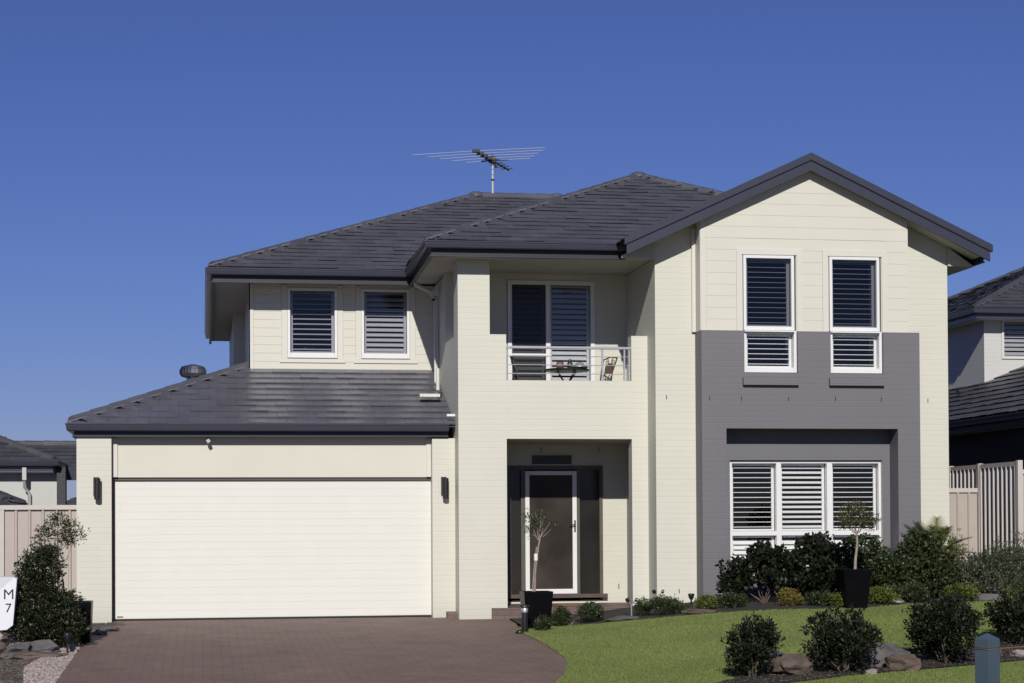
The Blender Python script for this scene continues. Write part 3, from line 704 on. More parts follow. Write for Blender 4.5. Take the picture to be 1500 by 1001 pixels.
r = MB(); v = [(4.2, 29.75, 0), (6.9, 29.75, 0), (6.9, 29.75, 2.6), (4.2, 29.75, 2.6), (4.2, 31.5, 0), (6.9, 31.5, 0), (6.9, 31.5, 2.6), (4.2, 31.5, 2.6)]
r.poly(v, [(4, 5, 6, 7), (0, 4, 7, 3), (1, 2, 6, 5), (0, 1, 5, 4), (3, 7, 6, 2)]); r.build('hallway', 'dark', ef)
d = MB(); y = 29.41
d.box(5.152, 5.222, y, y+.04, .268, 2.262); d.box(5.932, 6.003, y, y+.04, .268, 2.262); d.box(5.222, 5.932, y, y+.04, .268, .345); d.box(5.222, 5.932, y, y+.04, 2.195, 2.262)
DR = d.build('screen_door', 'white', H, bevel=.004)
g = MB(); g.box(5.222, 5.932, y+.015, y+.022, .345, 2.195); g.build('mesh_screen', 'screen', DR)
g = MB(); g.box(5.958, 5.982, y-.012, y, 1.27, 1.46); g.tube([(5.97, y-.03, 1.385), (5.97, y-.045, 1.385), (5.87, y-.045, 1.385)], .009, 8); g.tube([(5.97, y, 1.385), (5.97, y-.045, 1.385)], .009, 8); g.build('handle', 'black', DR)
pl = MB(); pl.box(5.275, 5.925, 29.43, 29.459, 2.375, 2.515); NP = pl.build('name_board', 'black', H, bevel=.003)
pl = MB(); pl.box(5.30, 5.90, 29.425, 29.4295, 2.395, 2.40); pl.box(5.30, 5.90, 29.425, 29.4295, 2.49, 2.495); pl.build('board_rim', 'brown', NP)
# --- slider
SLD = window(H, 4.885, 6.33, 3.14, 5.365, 29.44, fw=.07, fb=.05, glass='glassblind', mull=((5.515, 5.59),), depth=.12, name='sliding_door',
       slats=lambda i, j: (.085, .072, 52, .135, 'slat') if i == 1 else (.085, .075, 50, .135, 'slat'))
g = MB(); g.box(4.958, 5.512, 29.46, 29.464, 3.2, 5.29); g.build('fly_screen', glassmat('fly_screen', (.62, .62, .63), refl=.3, rough=.4), SLD)
g = MB(); g.box(4.955, 5.515, 29.425, 29.441, 4.14, 4.17); g.build('mid_rail', 'white', SLD)
# --- railing
rl = MB(); rl.box(4.60, 6.62, 28.04, 28.09, 4.115, 4.155)
RL = rl.build('railing', 'steel', H, bevel=.006)
for x in (4.635, 6.15, 6.50, 6.575):
    q = MB(); q.box(x-.012, x+.012, 28.05, 28.08, 3.62, 4.115); q.build('baluster_post', 'steel', RL)
for z in (3.73, 3.865, 4.0):
    q = MB(); q.tube([(4.622, 28.065, z), (6.597, 28.065, z)], .007, 6); q.build('rod', 'steel', RL)

# ================================================================== ANTENNA
A0 = (5.60, 35.45, 7.86)
A = thing('tv_antenna', A0, 'silver television antenna with long thin rods standing on the main ridge of the roof', 'antenna')
q = MB(); q.tube([(5.60, 35.45, 7.86), (5.60, 35.45, 8.50)], .022, 10); q.build('mast', 'dullsteel', A)
q = MB(); q.tube([(5.60, 35.45, 8.12), (5.60, 35.45, 8.15)], .032, 10); q.build('clamp', 'black', A)
ax = (5.60, 35.45, 8.52)
q = MB(); b0 = Vector((5.17, 34.75, 8.55)); b1 = Vector((6.06, 36.3, 8.50)); q.tube([b0, b1], .016, 8); q.build('boom', 'black', A)
dB = (b1-b0)
for f_, hl_, hr_ in ((0, 1.22, 1.32), (.12, 1.0, 1.22), (.24, .85, 1.05), (.36, .70, .90), (.47, .5, .75)):
    c = b0+dB*f_; pv = Vector((.985, -.10, .055)).normalized()
    q = MB(); q.tube([c-pv*hl_+Vector((0, 0, -.02)), c, c+pv*hr_+Vector((0, 0, .0))], .0045, 6); q.build('rod', 'dullsteel', A)
q = MB()
for f_ in (0, .12, .24, .36, .47): c = b0+dB*f_; q = MB(); q.box(c.x-.07, c.x+.07, c.y-.04, c.y+.04, c.z-.03, c.z+.025); q.build('insulator', 'black', A)
q = MB()
q.box(5.54, 5.66, 35.36, 35.52, 8.47, 8.58); q.tube([(5.58, 35.4, 8.62), (5.66, 35.4, 8.36)], .02, 6)
for f_ in (.62, .72, .82, .93): c = b0+dB*f_; q.tube([c-Vector((.12, -.01, 0)), c+Vector((.12, -.01, .01))], .012, 6)
q.tube([ax, (5.36, 35.3, 8.46)], .014, 6); q.tube([ax, (5.92, 35.5, 8.55)], .014, 6)
q.build('feed_head', 'black', A)

# ================================================================== BALCONY FURNITURE
def scroll(mb, c, r, turns=1.4, start=0, r0=.3, rad=.006, flip=1, plane='x'):
    pts = []
    for k in range(15):
        t = k/14; a = start+flip*turns*2*math.pi*t; rr = r*(1-(1-r0)*t)
        pts.append((c[0]+rr*math.cos(a), c[1], c[2]+rr*math.sin(a)))
    mb.tube(pts, rad, 5)
fz = 3.13
T = thing('cafe_table', (5.72, 28.78, fz), 'small dark round cafe table with crossed legs on the balcony behind the railing', 'table')
q = MB(); q.lathe((5.72, 28.78, fz+.70), [(.001, .0), (.36, .0), (.37, .012), (.36, .028), (.001, .03)], 28, smooth=False); q.build('tabletop', 'black', T)
for k in range(4):
    a = k*math.pi/2+.5; q = MB()
    q.tube([(5.72+.30*math.cos(a), 28.78+.30*math.sin(a), fz), (5.72+.10*math.cos(a), 28.78+.10*math.sin(a), fz+.35), (5.72-.20*math.cos(a), 28.78-.20*math.sin(a), fz+.70)], .011, 7); q.build('leg', 'black', T)
o = MB(); o.lathe((5.92, 28.72, fz+.73), [(.001, 0), (.10, .0), (.14, .03), (.15, .035), (.13, .045), (.08, .05), (.07, .09), (.02, .11), (.001, .112)], 18)
tag(o.build('bowl', 'steel', None, origin=(5.92, 28.72, fz+.73)), 'pale lidded dish on the cafe table on the balcony', 'dish')
o = MB(); o.lathe((5.60, 28.70, fz+.73), [(.001, 0), (.05, .0), (.07, .06), (.05, .11), (.001, .11)], 14)
tag(o.build('flower_pot', 'red', None, origin=(5.60, 28.70, fz+.73)), 'little red brown pot on the cafe table on the balcony', 'pot')
o = MB(); o.lathe((5.78, 28.80, fz+.73), [(.001, 0), (.045, .0), (.045, .10), (.02, .13), (.001, .14)], 10); scroll(o, (5.78, 28.80, fz+.86), .04)
tag(o.build('lantern', 'black', None, origin=(5.78, 28.8, fz+.73)), 'small black lantern in the middle of the cafe table on the balcony', 'lantern')
def chair(cx, cy, rz, label, iron, panel):
    t = thing('cafe_chair', (cx, cy, fz), label, 'chair', 'iron chairs at the balcony table')
    t.rotation_euler.z = rz; ORI[t.name] = Vector((0, 0, 0))
    s = MB(); s.lathe((0, 0, .45), [(.001, 0), (.19, 0), (.2, .012), (.19, .024), (.001, .025)], 22, smooth=False); s.build('seat', iron, t)
    for sx in (-1, 1):
        l = MB(); l.tube([(sx*.17, -.17, 0), (sx*.15, -.14, .44)], .011, 7); l.build('leg', iron, t)
        l = MB(); l.tube([(sx*.18, .22, 0), (sx*.16, .16, .45), (sx*.17, .20, .70), (sx*.20, .27, .92)], .011, 7); l.build('leg', iron, t)
    bk = MB(); bk.tube([(-.20, .27, .92), (0, .275, .95), (.20, .27, .92)], .011, 7); bk.tube([(-.165, .18, .55), (.165, .18, .55)], .008, 6)
    for sx in (-1, 1):
        scroll(bk, (sx*.09, .265, .87), .055, start=math.pi/2, flip=sx); scroll(bk, (sx*.08, .20, .61), .05, start=-math.pi/2, flip=-sx)
    bo = bk.build('backrest', iron, t)
    p = MB(); p.prism([(-.11, .215, .67), (.11, .215, .67), (.12, .245, .80), (.05, .26, .85), (-.05, .26, .85), (-.12, .245, .80)], (0, .012, 0)); p.build('panel', panel, bo)
    return t
chair(6.22, 28.85, R(-70), 'iron chair with scrolled back and terracotta panel at the right of the balcony table', 'black', 'red')
chair(5.12, 28.85, R(75), 'black iron chair seen edge on at the left of the balcony table', 'black', 'black')

# ================================================================== FENCES
def ribs(mb, x0, x1, y, z0, z1, pitch=.19, off=0.0):
    mb.box(x0, x1, y, y+.01, z0, z1); x = x0+off
    while x < x1-.03:
        v = [(x, y-.001, z0), (x+.012, y-.028, z0), (x+.040, y-.028, z0), (x+.052, y-.001, z0)]
        mb.prism(v, (0, 0, z1-z0)); x += pitch
FL = thing('fence', (-4, 29.0, -.1), 'beige ribbed metal fence with white top rail left of the garage', 'fence')
q = MB(); ribs(q, -8.5, -1.90, 29.03, -.15, 1.66, .2, .06); q.build('sheet_panel', 'fence', FL)
q = MB(); q.box(-8.5, -1.90, 28.985, 29.06, 1.66, 1.73); q.build('top_rail', 'fence2', FL)
q = MB(); q.box(-3.05, -2.99, 28.99, 29.035, -.15, 1.72); q.build('post', 'fence2', FL)
FR = thing('fence', (11.8, 28.5, .2), 'short beige ribbed fence panel beside the right wall of the cream house', 'fence')
q = MB(); ribs(q, 11.60, 12.50, 28.5, -.1, 1.88, .19, .16); q.build('sheet_panel', 'fence', FR)
q = MB(); q.box(11.60, 12.50, 28.47, 28.53, 1.88, 1.95); q.build('top_rail', 'fence2', FR)
FS = thing('fence', (12.2, 29.0, .2), 'tall beige slatted fence with gaps and square posts along the right boundary', 'fence')
pA = Vector((12.53, 26.95, 0)); pB = Vector((12.60, 33.0, 0)); dv = (pB-pA); Ln = dv.length; dv.normalize(); pn = Vector((-dv.y, dv.x, 0))
q = MB(); s_ = .12
while s_ < Ln-.05:
    c = pA+dv*s_; q.xbox((c.x, c.y, 1.19), pn*.036, dv*.012, Vector((0, 0, 1.08))); s_ += .165
q.build('slats', 'fence2', FS)
q = MB(); q.xbox(((pA+pB)/2).to_tuple()[:2]+(2.30,), pn*.03, dv*(Ln/2), (0, 0, .035)); q.xbox(((pA+pB)/2).to_tuple()[:2]+(.22,), pn*.03, dv*(Ln/2), (0, 0, .035)); q.build('rail', 'fence2', FS)
for s_ in (.02, 1.53, 2.75, 4.3, Ln):
    c = pA+dv*s_; q = MB(); q.xbox((c.x, c.y, 1.21), pn*.04, dv*.04, (0, 0, 1.14)); q.build('post', 'fence2', FS)
FR2 = thing('fence', (13.6, 27.0, .2), 'beige ribbed fence at the right edge of the photo beyond the tall post', 'fence')
q = MB(); ribs(q, 12.6, 21.5, 27.1, -.1, 2.14, .165, .10); q.build('sheet_panel', 'fence', FR2)
q = MB(); q.box(12.6, 21.5, 27.07, 27.13, 2.14, 2.21); q.build('top_rail', 'fence2', FR2)

# ================================================================== NEIGHBOURS
NL = thing('house', (-5, 42, 0), 'single storey neighbouring house with dark roof and pale wall behind the left fence', 'house')
q = MB(); q.box(-16, -2.90, 38.26, 39.2, -.2, 2.62); q.box(-16, -3.9, 39.201, 46, -.2, 2.62); q.build('wall', 'nwall', NL)
q = MB(); q.box(-2.90, -2.73, 38.12, 38.5, -.2, 2.62); q.build('corner_post', 'nwall3', NL)
hip_roof('roof', NL, -17, -2.86, 37.9, 42.5, 2.73, .40, mat='tile2', sides='f')
hip_roof('roof', NL, -14.0, 3.5, 40.0, 43.4, 2.60, .38, mat='tile2', sides='f')
q = MB(); q.sweep(GUT, [(-17, 38.0, 2.74), (-2.96, 38.0, 2.74), (-2.96, 42, 2.74)]); q.sweep(fascia_prof(.25), [(-17, 38.0, 2.74), (-2.96, 38.0, 2.74), (-2.96, 42, 2.74)]); q.build('gutter', 'gutter', NL)
q = MB(); q.box(-17, -2.98, 38.02, 38.255, 2.50, 2.52); q.build('soffit', 'soffit', NL)
q = MB(); q.box(-3.0, 3.5, 40.0, 40.1, 2.40, 2.62); q.build('carport_fascia', 'gutter', NL)
q = MB(); q.box(-3.56, -3.48, 37.95, 38.03, 2.35, 2.60); q.tube([(-3.52, 38.0, 2.35), (-3.52, 38.1, 2.20), (-3.44, 38.20, 2.08), (-3.44, 38.21, 0)], .035, 8); q.build('downpipe', 'nwall', NL)
SH = thing('shed', (-4.6, 32, 0), 'low shed with dark roof peeking over the left fence', 'shed')
q = MB(); q.box(-8.5, -3.40, 31.3, 33.9, -.2, 1.76); q.build('wall', 'nwall3', SH)
hip_roof('roof', SH, -9, -3.12, 31.0, 34.2, 1.80, .43, mat='tile2', sides='fr')
q = MB(); P_ = [(-9, 31.08, 1.80), (-3.2, 31.08, 1.80), (-3.2, 34.1, 1.80)]; q.sweep(GUT, P_); q.sweep(fascia_prof(.18), P_); q.build('gutter', 'gutter', SH)
NF = thing('house', (-4.5, 62, 0), 'far low dark roof just above the left fence beside the garage pier', 'house')
q = MB(); q.box(-7, 3, 60, 66, -.2, 1.9); q.build('wall', 'nwall', NF)
hip_roof('roof', NF, -5.1, 8, 59.5, 66.5, 1.95, .40, mat='tile2', sides='f', caps=False)

NR = thing('house', (17, 33, 0), 'two storey neighbouring house with pale grey upper wall and dark roofs on the right', 'house')
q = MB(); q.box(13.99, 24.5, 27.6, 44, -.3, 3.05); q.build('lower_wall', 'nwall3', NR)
q = MB(); q.wall('xz', 15.98, 23, 2.9, 5.62, 36.0, 36.25, [(16.36, 17.02, 4.79, 5.61)]); q.wall('yz', 36.25, 44, 2.9, 5.62, 15.98, 16.2); q.build('upper_wall', 'nwall2', NR)
NRr = hip_roof('lower_roof', NR, 13.54, 25, 27.0, 44.5, 3.25, .42, mat='tile2', sides='fl', course=.36)
q = MB(); P_ = [(13.64, 44, 3.24), (13.64, 27.1, 3.24), (24, 27.1, 3.24)]; q.sweep(GUT, P_); q.sweep(fascia_prof(.22), P_); q.build('gutter', 'gutter', NR)
q = MB(); q.box(13.66, 13.99, 27.12, 44, 3.03, 3.05); q.build('soffit', 'soffit', NR)
hip_roof('upper_roof', NR, 15.55, 23.4, 35.5, 44.6, 5.79, .44, mat='tile2', sides='fl')
q = MB(); P_ = [(15.65, 44, 5.79), (15.65, 35.6, 5.79), (23, 35.6, 5.79)]; q.sweep(GUT, P_); q.sweep(fascia_prof(.22), P_); q.build('gutter', 'gutter', NR)
q = MB(); q.box(15.67, 23, 35.62, 44, 5.58, 5.60); q.build('soffit', 'soffit', NR)
window(NR, 16.36, 17.02, 4.79, 5.61, 35.97, mat='trim', fw=.05, glass='glassmid', slats=(.09, .08, 55, .13, 'slat'))
q = MB(); q.box(15.60, 15.92, 35.85, 36.1, 4.05, 4.20); q.tube([(15.35, 35.9, 4.08), (15.65, 35.9, 4.12)], .09, 10); q.build('rain_head', 'black', NR)
q = MB(); q.tube([(13.55, 27.7, 3.15), (13.75, 27.75, 2.95), (13.94, 27.8, 2.85), (13.94, 27.8, 0)], .04, 8); q.build('downpipe', 'nwall', NR)

# ================================================================== PLANTS
def leaf_cloud(name, blobs, n, size, mat, parent=None, origin=None, aspect=.45, shell=.55, up=.35, clump=0, lumps=None, droop=0, noise=.12):
    """blobs: (cx,cy,cz,rx,ry,rz). leaves are folded quads (two triangles) set on many small twig tips"""
    B = np.array(blobs, float); w = B[:, 3]*B[:, 4]*B[:, 5]; w = w**.7; w /= w.sum()
    nt_ = max(1, n//(clump or 7)); bi = RNG.choice(len(B), nt_, p=w)
    d = RNG.normal(size=(nt_, 3)); d /= np.linalg.norm(d, axis=1)[:, None]
    rad = (shell+(1-shell)*RNG.random(nt_)**.5)
    ph = RNG.uniform(0, 6, 3)
    rad = rad*(1+noise*(np.sin(d[:, 0]*5+ph[0]+bi)+np.sin(d[:, 1]*6+ph[1])+np.sin(d[:, 2]*7+ph[2]+bi*2))/1.5)
    tips = B[bi, :3]+d*B[bi, 3:]*rad[:, None]
    k = clump or 7
    c = np.repeat(tips, k, 0); out = np.repeat(d, k, 0); m = len(c)
    c = c+RNG.normal(size=(m, 3))*size*.75
    dirs = out*.55+RNG.normal(size=(m, 3))*.6+np.array([0, 0, up-droop]); dirs /= np.linalg.norm(dirs, axis=1)[:, None]
    side = np.cross(dirs, RNG.normal(size=(m, 3))); side /= np.linalg.norm(side, axis=1)[:, None]+1e-9
    nn = np.cross(side, dirs)
    s = size*RNG.uniform(.6, 1.25, m)[:, None]
    base = c; tip = c+dirs*s*2; midL = c+dirs*s*.95+side*s*aspect+nn*s*.12; midR = c+dirs*s*.95-side*s*aspect+nn*s*.12
    V = np.stack([base, midR, tip, midL], 1).reshape(-1, 3)
    ix = np.arange(m)*4; F = np.stack([ix, ix+1, ix+2, ix+3], 1)
    F = np.concatenate([np.stack([ix, ix+1, ix+2], 1), np.stack([ix, ix+2, ix+3], 1)], 0)
    t = np.clip(RNG.beta(1.6, 2.2, m), 0, 1); t = np.r_[t, t]
    return npmesh(name, V, F, mat, t, parent, origin)
def stems(parent, base, tops, r=.008, mat='barkd', name='branch', seg=4, jit=.02):
    q = MB(); base = Vector(base)
    for tp in tops:
        tp = Vector(tp); pts = [base+(tp-base)*(i/seg)+Vector([random.uniform(-jit, jit)*(0 < i < seg) for _ in range(3)]) for i in range(seg+1)]
        q.tube(pts, r, 5, r2=r*.4)
    return q.build(name, mat, parent)
def shrub(name, base, w, h, d, n, size, mat, label, cat='shrub', group=None, blobs=None, legs=.15, nst=7, **kw):
    x, y = base; z = gz(x, y)
    t = thing(name, (x, y, z), label, cat, group)
    if blobs is None:
        blobs = [(x, y, z+legs+(h-legs)*.5, w/2*.85, d/2*.85, (h-legs)/2)]
        for k in range(6):
            a = k*1.05+random.random(); blobs.append((x+math.cos(a)*w*.27, y+math.sin(a)*d*.27, z+legs+(h-legs)*random.uniform(.35, .75), w*.24, d*.24, h*.24))
    leaf_cloud('foliage', blobs, n, size, mat, t, **kw)
    stems(t, (x, y, z-.02), [(b[0]+random.uniform(-.5, .5)*b[3], b[1]+random.uniform(-.5, .5)*b[4], b[2]+random.uniform(0, .7)*b[5]) for b in (blobs*3)[:nst]], r=.012 if h > .5 else .006)
    return t
# four round shrubs in the lawn bed
def lawn_shrub(p, w, h, n, lb):
    x, y = p; z = gz(x, y); bl = [(x, y, z+h*.48, w*.36, w*.36, h*.44)]
    for k in range(9):
        a = k*.72+random.random()*.5; q = random.uniform(.2, .34)
        bl.append((x+math.cos(a)*w*q, y+math.sin(a)*w*q, z+h*random.uniform(.25, .72), w*random.uniform(.12, .22), w*.2, h*random.uniform(.12, .26)))
    for k in range(7):   # upright shoots that break the outline
        a = random.uniform(0, 6.28); q = random.uniform(.05, .40)
        bl.append((x+math.cos(a)*w*q, y+math.sin(a)*w*q, z+h*random.uniform(.80, 1.0)-q*h*.5, w*.045, w*.045, h*.12))
    return shrub('shrub', p, w, h, w, n, .026, 'leaf_dark', lb, 'shrub', 'rounded dark shrubs in the lawn bed', blobs=bl, nst=16, shell=.15, up=.5, noise=.22)
LS = [(6.14, 20.15, .72, .72, 'smallest rounded dark shrub, leftmost in the lawn bed beside the split rock', 2600),
      (7.24, 20.25, .92, .80, 'rounded dark shrub between the two groups of rocks in the lawn bed', 3400),
      (8.66, 20.7, 1.0, .90, 'largest rounded dark shrub in the lawn bed behind the blue grey bollard', 4400),
      (10.15, 21.9, .95, .72, 'wide dark shrub cut off by the right edge behind the string', 3600)]
for x, y, w, h, lb, n in LS: lawn_shrub((x, y), w, h, int(n*1.9), lb)
# clipped mounds near the porch
for x, y, w, h, lb, mt in [(4.80, 26.02, .28, .22, 'tiny green mound plant in front of the black pot at the porch', 'leaf_mid'),
    (5.16, 26.5, .34, .30, 'small loose green mound right of the black pot at the porch', 'leaf_mid'),
    (5.62, 26.65, .44, .32, 'dense clipped green mound in front of the porch step', 'leaf_mid'),
    (6.42, 26.60, .26, .28, 'narrow leafy mound at the left end of the low hedge by the porch pier', 'leaf_mid'),
    (6.72, 26.35, .66, .27, 'long low green mound below the porch pier and wing corner', 'leaf_mid'),
    (7.28, 26.20, .40, .24, 'low yellow green mound in front of the cream wing corner', 'leaf_lime'),
    (7.66, 26.10, .50, .26, 'low green mound at the foot of the grey surround', 'leaf_mid')]:
    shrub('mound_plant', (x, y), w, h, w*.8, int(5200*w*max(h, .25)*5), .015, mt, lb, 'plant', 'low mounds along the lawn edge', legs=0, shell=.2, noise=.1)
# bed in front of the big window
def bedshrub(px_x, y, w, h, n, sz, mt, lb, zlift=0, **kw): return shrub('shrub', (px_x, y), w, h, w*.7, n, sz, mt, lb, 'shrub', 'shrubs in the bed under the big window', **kw)
x0, y0 = 8.2, 26.2; g0 = gz(x0, y0)
shrub('shrub', (8.20, 26.3), 1.1, .85, .8, 5000, .034, 'leaf_dark', 'open branched shrub with round dark leaves at the left of the big window', 'shrub', 'shrubs in the bed under the big window',
      blobs=[(8.0, 26.3, g0+.50, .42, .35, .24), (8.42, 26.3, g0+.62, .38, .3, .22), (7.72, 26.25, g0+.30, .22, .2, .13), (8.35, 26.2, g0+.38, .32, .3, .14), (8.15, 26.3, g0+.74, .22, .2, .14)], aspect=.8, nst=14, shell=.3)
g1 = gz(9.0, 26.3)
shrub('shrub', (9.05, 26.4), 1.0, 1.0, .8, 6500, .034, 'leaf_dark', 'tall dark round leaved shrub beneath the middle of the big window', 'shrub', 'shrubs in the bed under the big window',
      blobs=[(8.95, 26.4, g1+.50, .45, .35, .36), (9.02, 26.4, g1+.83, .22, .2, .18), (9.35, 26.4, g1+.62, .38, .3, .26), (9.1, 26.3, g1+.3, .5, .35, .26)], aspect=.8, nst=12, shell=.3)
g2 = gz(10.1, 26.3)
shrub('shrub', (10.0, 26.5), 1.2, 1.0, .8, 9000, .026, 'leaf_mid', 'mid green shrub behind the tall black pot under the big window', 'shrub', 'shrubs in the bed under the big window',
      blobs=[(9.9, 26.5, g2+.48, .45, .35, .34), (9.8, 26.5, g2+.78, .3, .25, .2), (10.2, 26.4, g2+.4, .4, .3, .32)], aspect=.6, nst=12, shell=.3)
shrub('shrub', (10.75, 26.6), 1.2, 1.1, .8, 8500, .028, 'leaf_mid', 'broad bushy green shrub in front of the right leg of the grey surround', 'shrub', 'shrubs in the bed under the big window',
      blobs=[(10.7, 26.6, g2+.52, .5, .35, .4), (10.78, 26.6, g2+.88, .27, .2, .18), (10.45, 26.5, g2+.4, .45, .35, .3), (11.0, 26.5, g2+.35, .35, .3, .28)], aspect=.7, nst=12, shell=.3)
g3 = gz(12, 26.6)
shrub('shrub', (11.55, 26.55), .9, .7, .7, 7000, .026, 'leaf_grey', 'grey green shrub with reddish base near the palm and the right wall', 'shrub', 'shrubs in front of the right fence',
      blobs=[(11.5, 26.5, g3+.32, .45, .35, .26), (11.75, 26.6, g3+.5, .3, .25, .22)], aspect=.35, nst=12, shell=.3)
shrub('shrub', (12.25, 26.65), 1.1, .95, .8, 11000, .024, 'leaf_grey', 'wispy grey green shrub in front of the slatted fence', 'shrub', 'shrubs in front of the right fence',
      blobs=[(12.2, 26.6, g3+.42, .5, .35, .36), (12.0, 26.5, g3+.62, .3, .25, .26), (12.5, 26.6, g3+.68, .4, .3, .28), (12.3, 26.5, g3+.25, .6, .4, .22)], aspect=.28, nst=22, shell=.2, up=.7, noise=.25)
shrub('shrub', (12.95, 26.2), 1.0, 1.3, .8, 8000, .03, 'leaf_mid', 'tall leafy green shrub at the right edge of the photo', 'shrub', 'shrubs in front of the right fence',
      blobs=[(12.95, 26.2, g3+.5, .5, .35, .45), (12.8, 26.1, g3+1.0, .3, .25, .35), (12.9, 26.1, g3+.3, .5, .4, .3)], aspect=.35, nst=16, shell=.2, up=.6, noise=.25)
for x, y, w, h, lb, mt in [(8.42, 25.75, .42, .26, 'golden yellow mound plant at the lawn edge', 'leaf_gold'),
    (8.85, 25.6, .50, .20, 'low dark green mound left of the tall black pot', 'leaf_mid'),
    (9.0+.06, 25.42, .30, .20, 'small lime green mound close beside the tall black pot', 'leaf_lime'),
    (9.75, 25.75, .62, .28, 'lime green spreading mound right of the tall black pot', 'leaf_lime'),
    (10.35, 26.0, .60, .30, 'mid green mound next to the white edging stone', 'leaf_mid'),
    (11.2, 26.15, .60, .26, 'lime tinted mound at the lawn edge below the palm', 'leaf_lime'),
    (12.2, 26.3, .50, .22, 'low green mound at the far right of the lawn edge', 'leaf_lime')]:
    shrub('mound_plant', (x, y), w, h, w*.8, int(5200*w*max(h, .25)*5), .016, mt, lb, 'plant', 'low mounds along the lawn edge', legs=0, shell=.2, noise=.12)
# palm
def palm(x, y, label):
    z = gz(x, y); t = thing('palm', (x, y, z), label, 'palm'); q = MB(); q.tube([(x, y, z-.02), (x, y, z+.62)], .06, 10); q.build('trunk', 'barkd', t)
    V = []; F = []; T_ = []
    for k in range(26):
        a = k*2.4; ln = random.uniform(.5, .75); el = random.uniform(.35, 1.25); p = Vector((x, y, z+.6)); d = Vector((math.cos(a)*math.cos(el), math.sin(a)*math.cos(el), math.sin(el)))
        q = MB(); pts = [p.copy()]
        for s_ in range(12):
            d = (d+Vector((0, 0, -.045))).normalized(); p = p+d*ln/12; pts.append(p.copy())
        for i in range(2, 13):
            dd = (pts[i]-pts[i-1]).normalized(); sd = dd.cross(Vector((0, 0, 1))).normalized()
            for sg in (-1, 1):
                for e in (0, .5):
                    b = pts[i-1].lerp(pts[i], e); tip = b+(sd*sg*.75+dd*.7+Vector((0, 0, .12))).normalized()*(.20*math.sin(math.pi*min(1, (i+e)/13.5))+.05)
                    i0 = len(V); wv = dd*.016; V += [b-wv, b+wv, tip]; F.append((i0, i0+1, i0+2)); T_.append(random.random())
        q.tube(pts, .006, 5, r2=.002); q.build('frond_stalk', 'leaf_olive', t)
    npmesh('fronds', np.array([tuple(v) for v in V]), np.array(F), 'leaf_palm', np.array(T_), t)
leafy = shrub('shrub', (11.22, 26.75), .7, 1.0, .6, 2600, .026, 'leaf_palm', 'light green leafy shrub growing round the palm at the right wall corner', 'shrub', 'shrubs in front of the right fence', legs=.25, aspect=.3, shell=.2, up=.8, noise=.25)
palm(11.12, 26.95, 'feathery yellow green palm in front of the right wall corner')
# potted trees
def pot_square(name, x, y, w, h, label, mat='blackpot', taper=.8, group=None):
    z = gz(x, y); t = thing(name, (x, y, z), label, 'plant pot', group)
    q = MB(); a = w/2; b = a*taper
    v = [(x+sx*b, y+sy*b, z) for sx, sy in ((-1, -1), (1, -1), (1, 1), (-1, 1))]+[(x+sx*a, y+sy*a, z+h) for sx, sy in ((-1, -1), (1, -1), (1, 1), (-1, 1))]
    i_ = a-.025; v += [(x+sx*i_, y+sy*i_, z+h) for sx, sy in ((-1, -1), (1, -1), (1, 1), (-1, 1))]+[(x+sx*i_, y+sy*i_, z+h-.06) for sx, sy in ((-1, -1), (1, -1), (1, 1), (-1, 1))]
    q.poly(v, [(3, 2, 1, 0)]+[(i, (i+1) % 4, 4+(i+1) % 4, 4+i) for i in range(4)]+[(4+i, 4+(i+1) % 4, 8+(i+1) % 4, 8+i) for i in range(4)]+[(8+i, 8+(i+1) % 4, 12+(i+1) % 4, 12+i) for i in range(4)])
    q.build('pot', mat, t, bevel=.006)
    q = MB(); q.face([(x+sx*i_, y+sy*i_, z+h-.055) for sx, sy in ((-1, -1), (1, -1), (1, 1), (-1, 1))]); q.build('soil', 'mulch', t)
    return t, z+h-.055
_, pz = pot_square('plant_pot', 4.787, 26.45, .43, .54, 'glossy black square pot with a slim tree left of the entry door')
t = thing('standard_tree', (4.767, 26.45, pz), 'slim twin stemmed potted tree with wispy crown in front of the entry door', 'tree')
q = MB(); q.tube([(4.767, 26.45, pz-.03), (4.777, 26.45, pz+.35), (4.827, 26.45, pz+.72), (4.856, 26.43, pz+.86)], .016, 8, r2=.011); q.tube([(4.728, 26.45, pz-.03), (4.758, 26.43, pz+.4), (4.797, 26.45, pz+.7)], .012, 8, r2=.009); q.build('trunk', 'bark', t)
stems(t, (4.836, 26.45, pz+.78), [(4.679, 26.40, pz+1.15), (4.777, 26.455, pz+1.2), (4.925, 26.45, pz+1.15), (5.043, 26.45, pz+.98), (4.610, 26.45, pz+1.0), (4.974, 26.35, pz+1.05), (4.708, 26.55, pz+.95), (4.876, 26.45, pz+1.25)], r=.007, mat='bark')
leaf_cloud('crown', [(4.718, 26.45, pz+1.08, .17, .17, .16), (4.856, 26.45, pz+1.12, .15, .15, .12), (4.994, 26.45, pz+1.02, .12, .12, .08), (4.669, 26.45, pz+.92, .10, .10, .09)], 1300, .014, 'leaf_mid', t, aspect=.4, shell=.2, noise=.2)
q = MB(); q.tube([(4.787, 26.45, pz+.50), (4.787, 26.45, pz+.60)], .03, 8); q.build('tie', 'white', t)
pr_ = (9.22, 25.35)
_, pz = pot_square('plant_pot', pr_[0], pr_[1], .42, .56, 'tall black square pot standing in the bed in front of the big window', taper=.74)
x_, y_ = pr_[0]+.04, pr_[1]; t = thing('standard_tree', (x_, y_, pz), 'potted topiary tree with one pale stem and rounded light green crown before the big window', 'tree')
q = MB(); q.tube([(x_-.01, y_, pz-.03), (x_, y_, pz+.2), (x_+.03, y_, pz+.42), (x_+.02, y_, pz+.60)], .024, 8, r2=.014); q.build('trunk', 'bark', t)
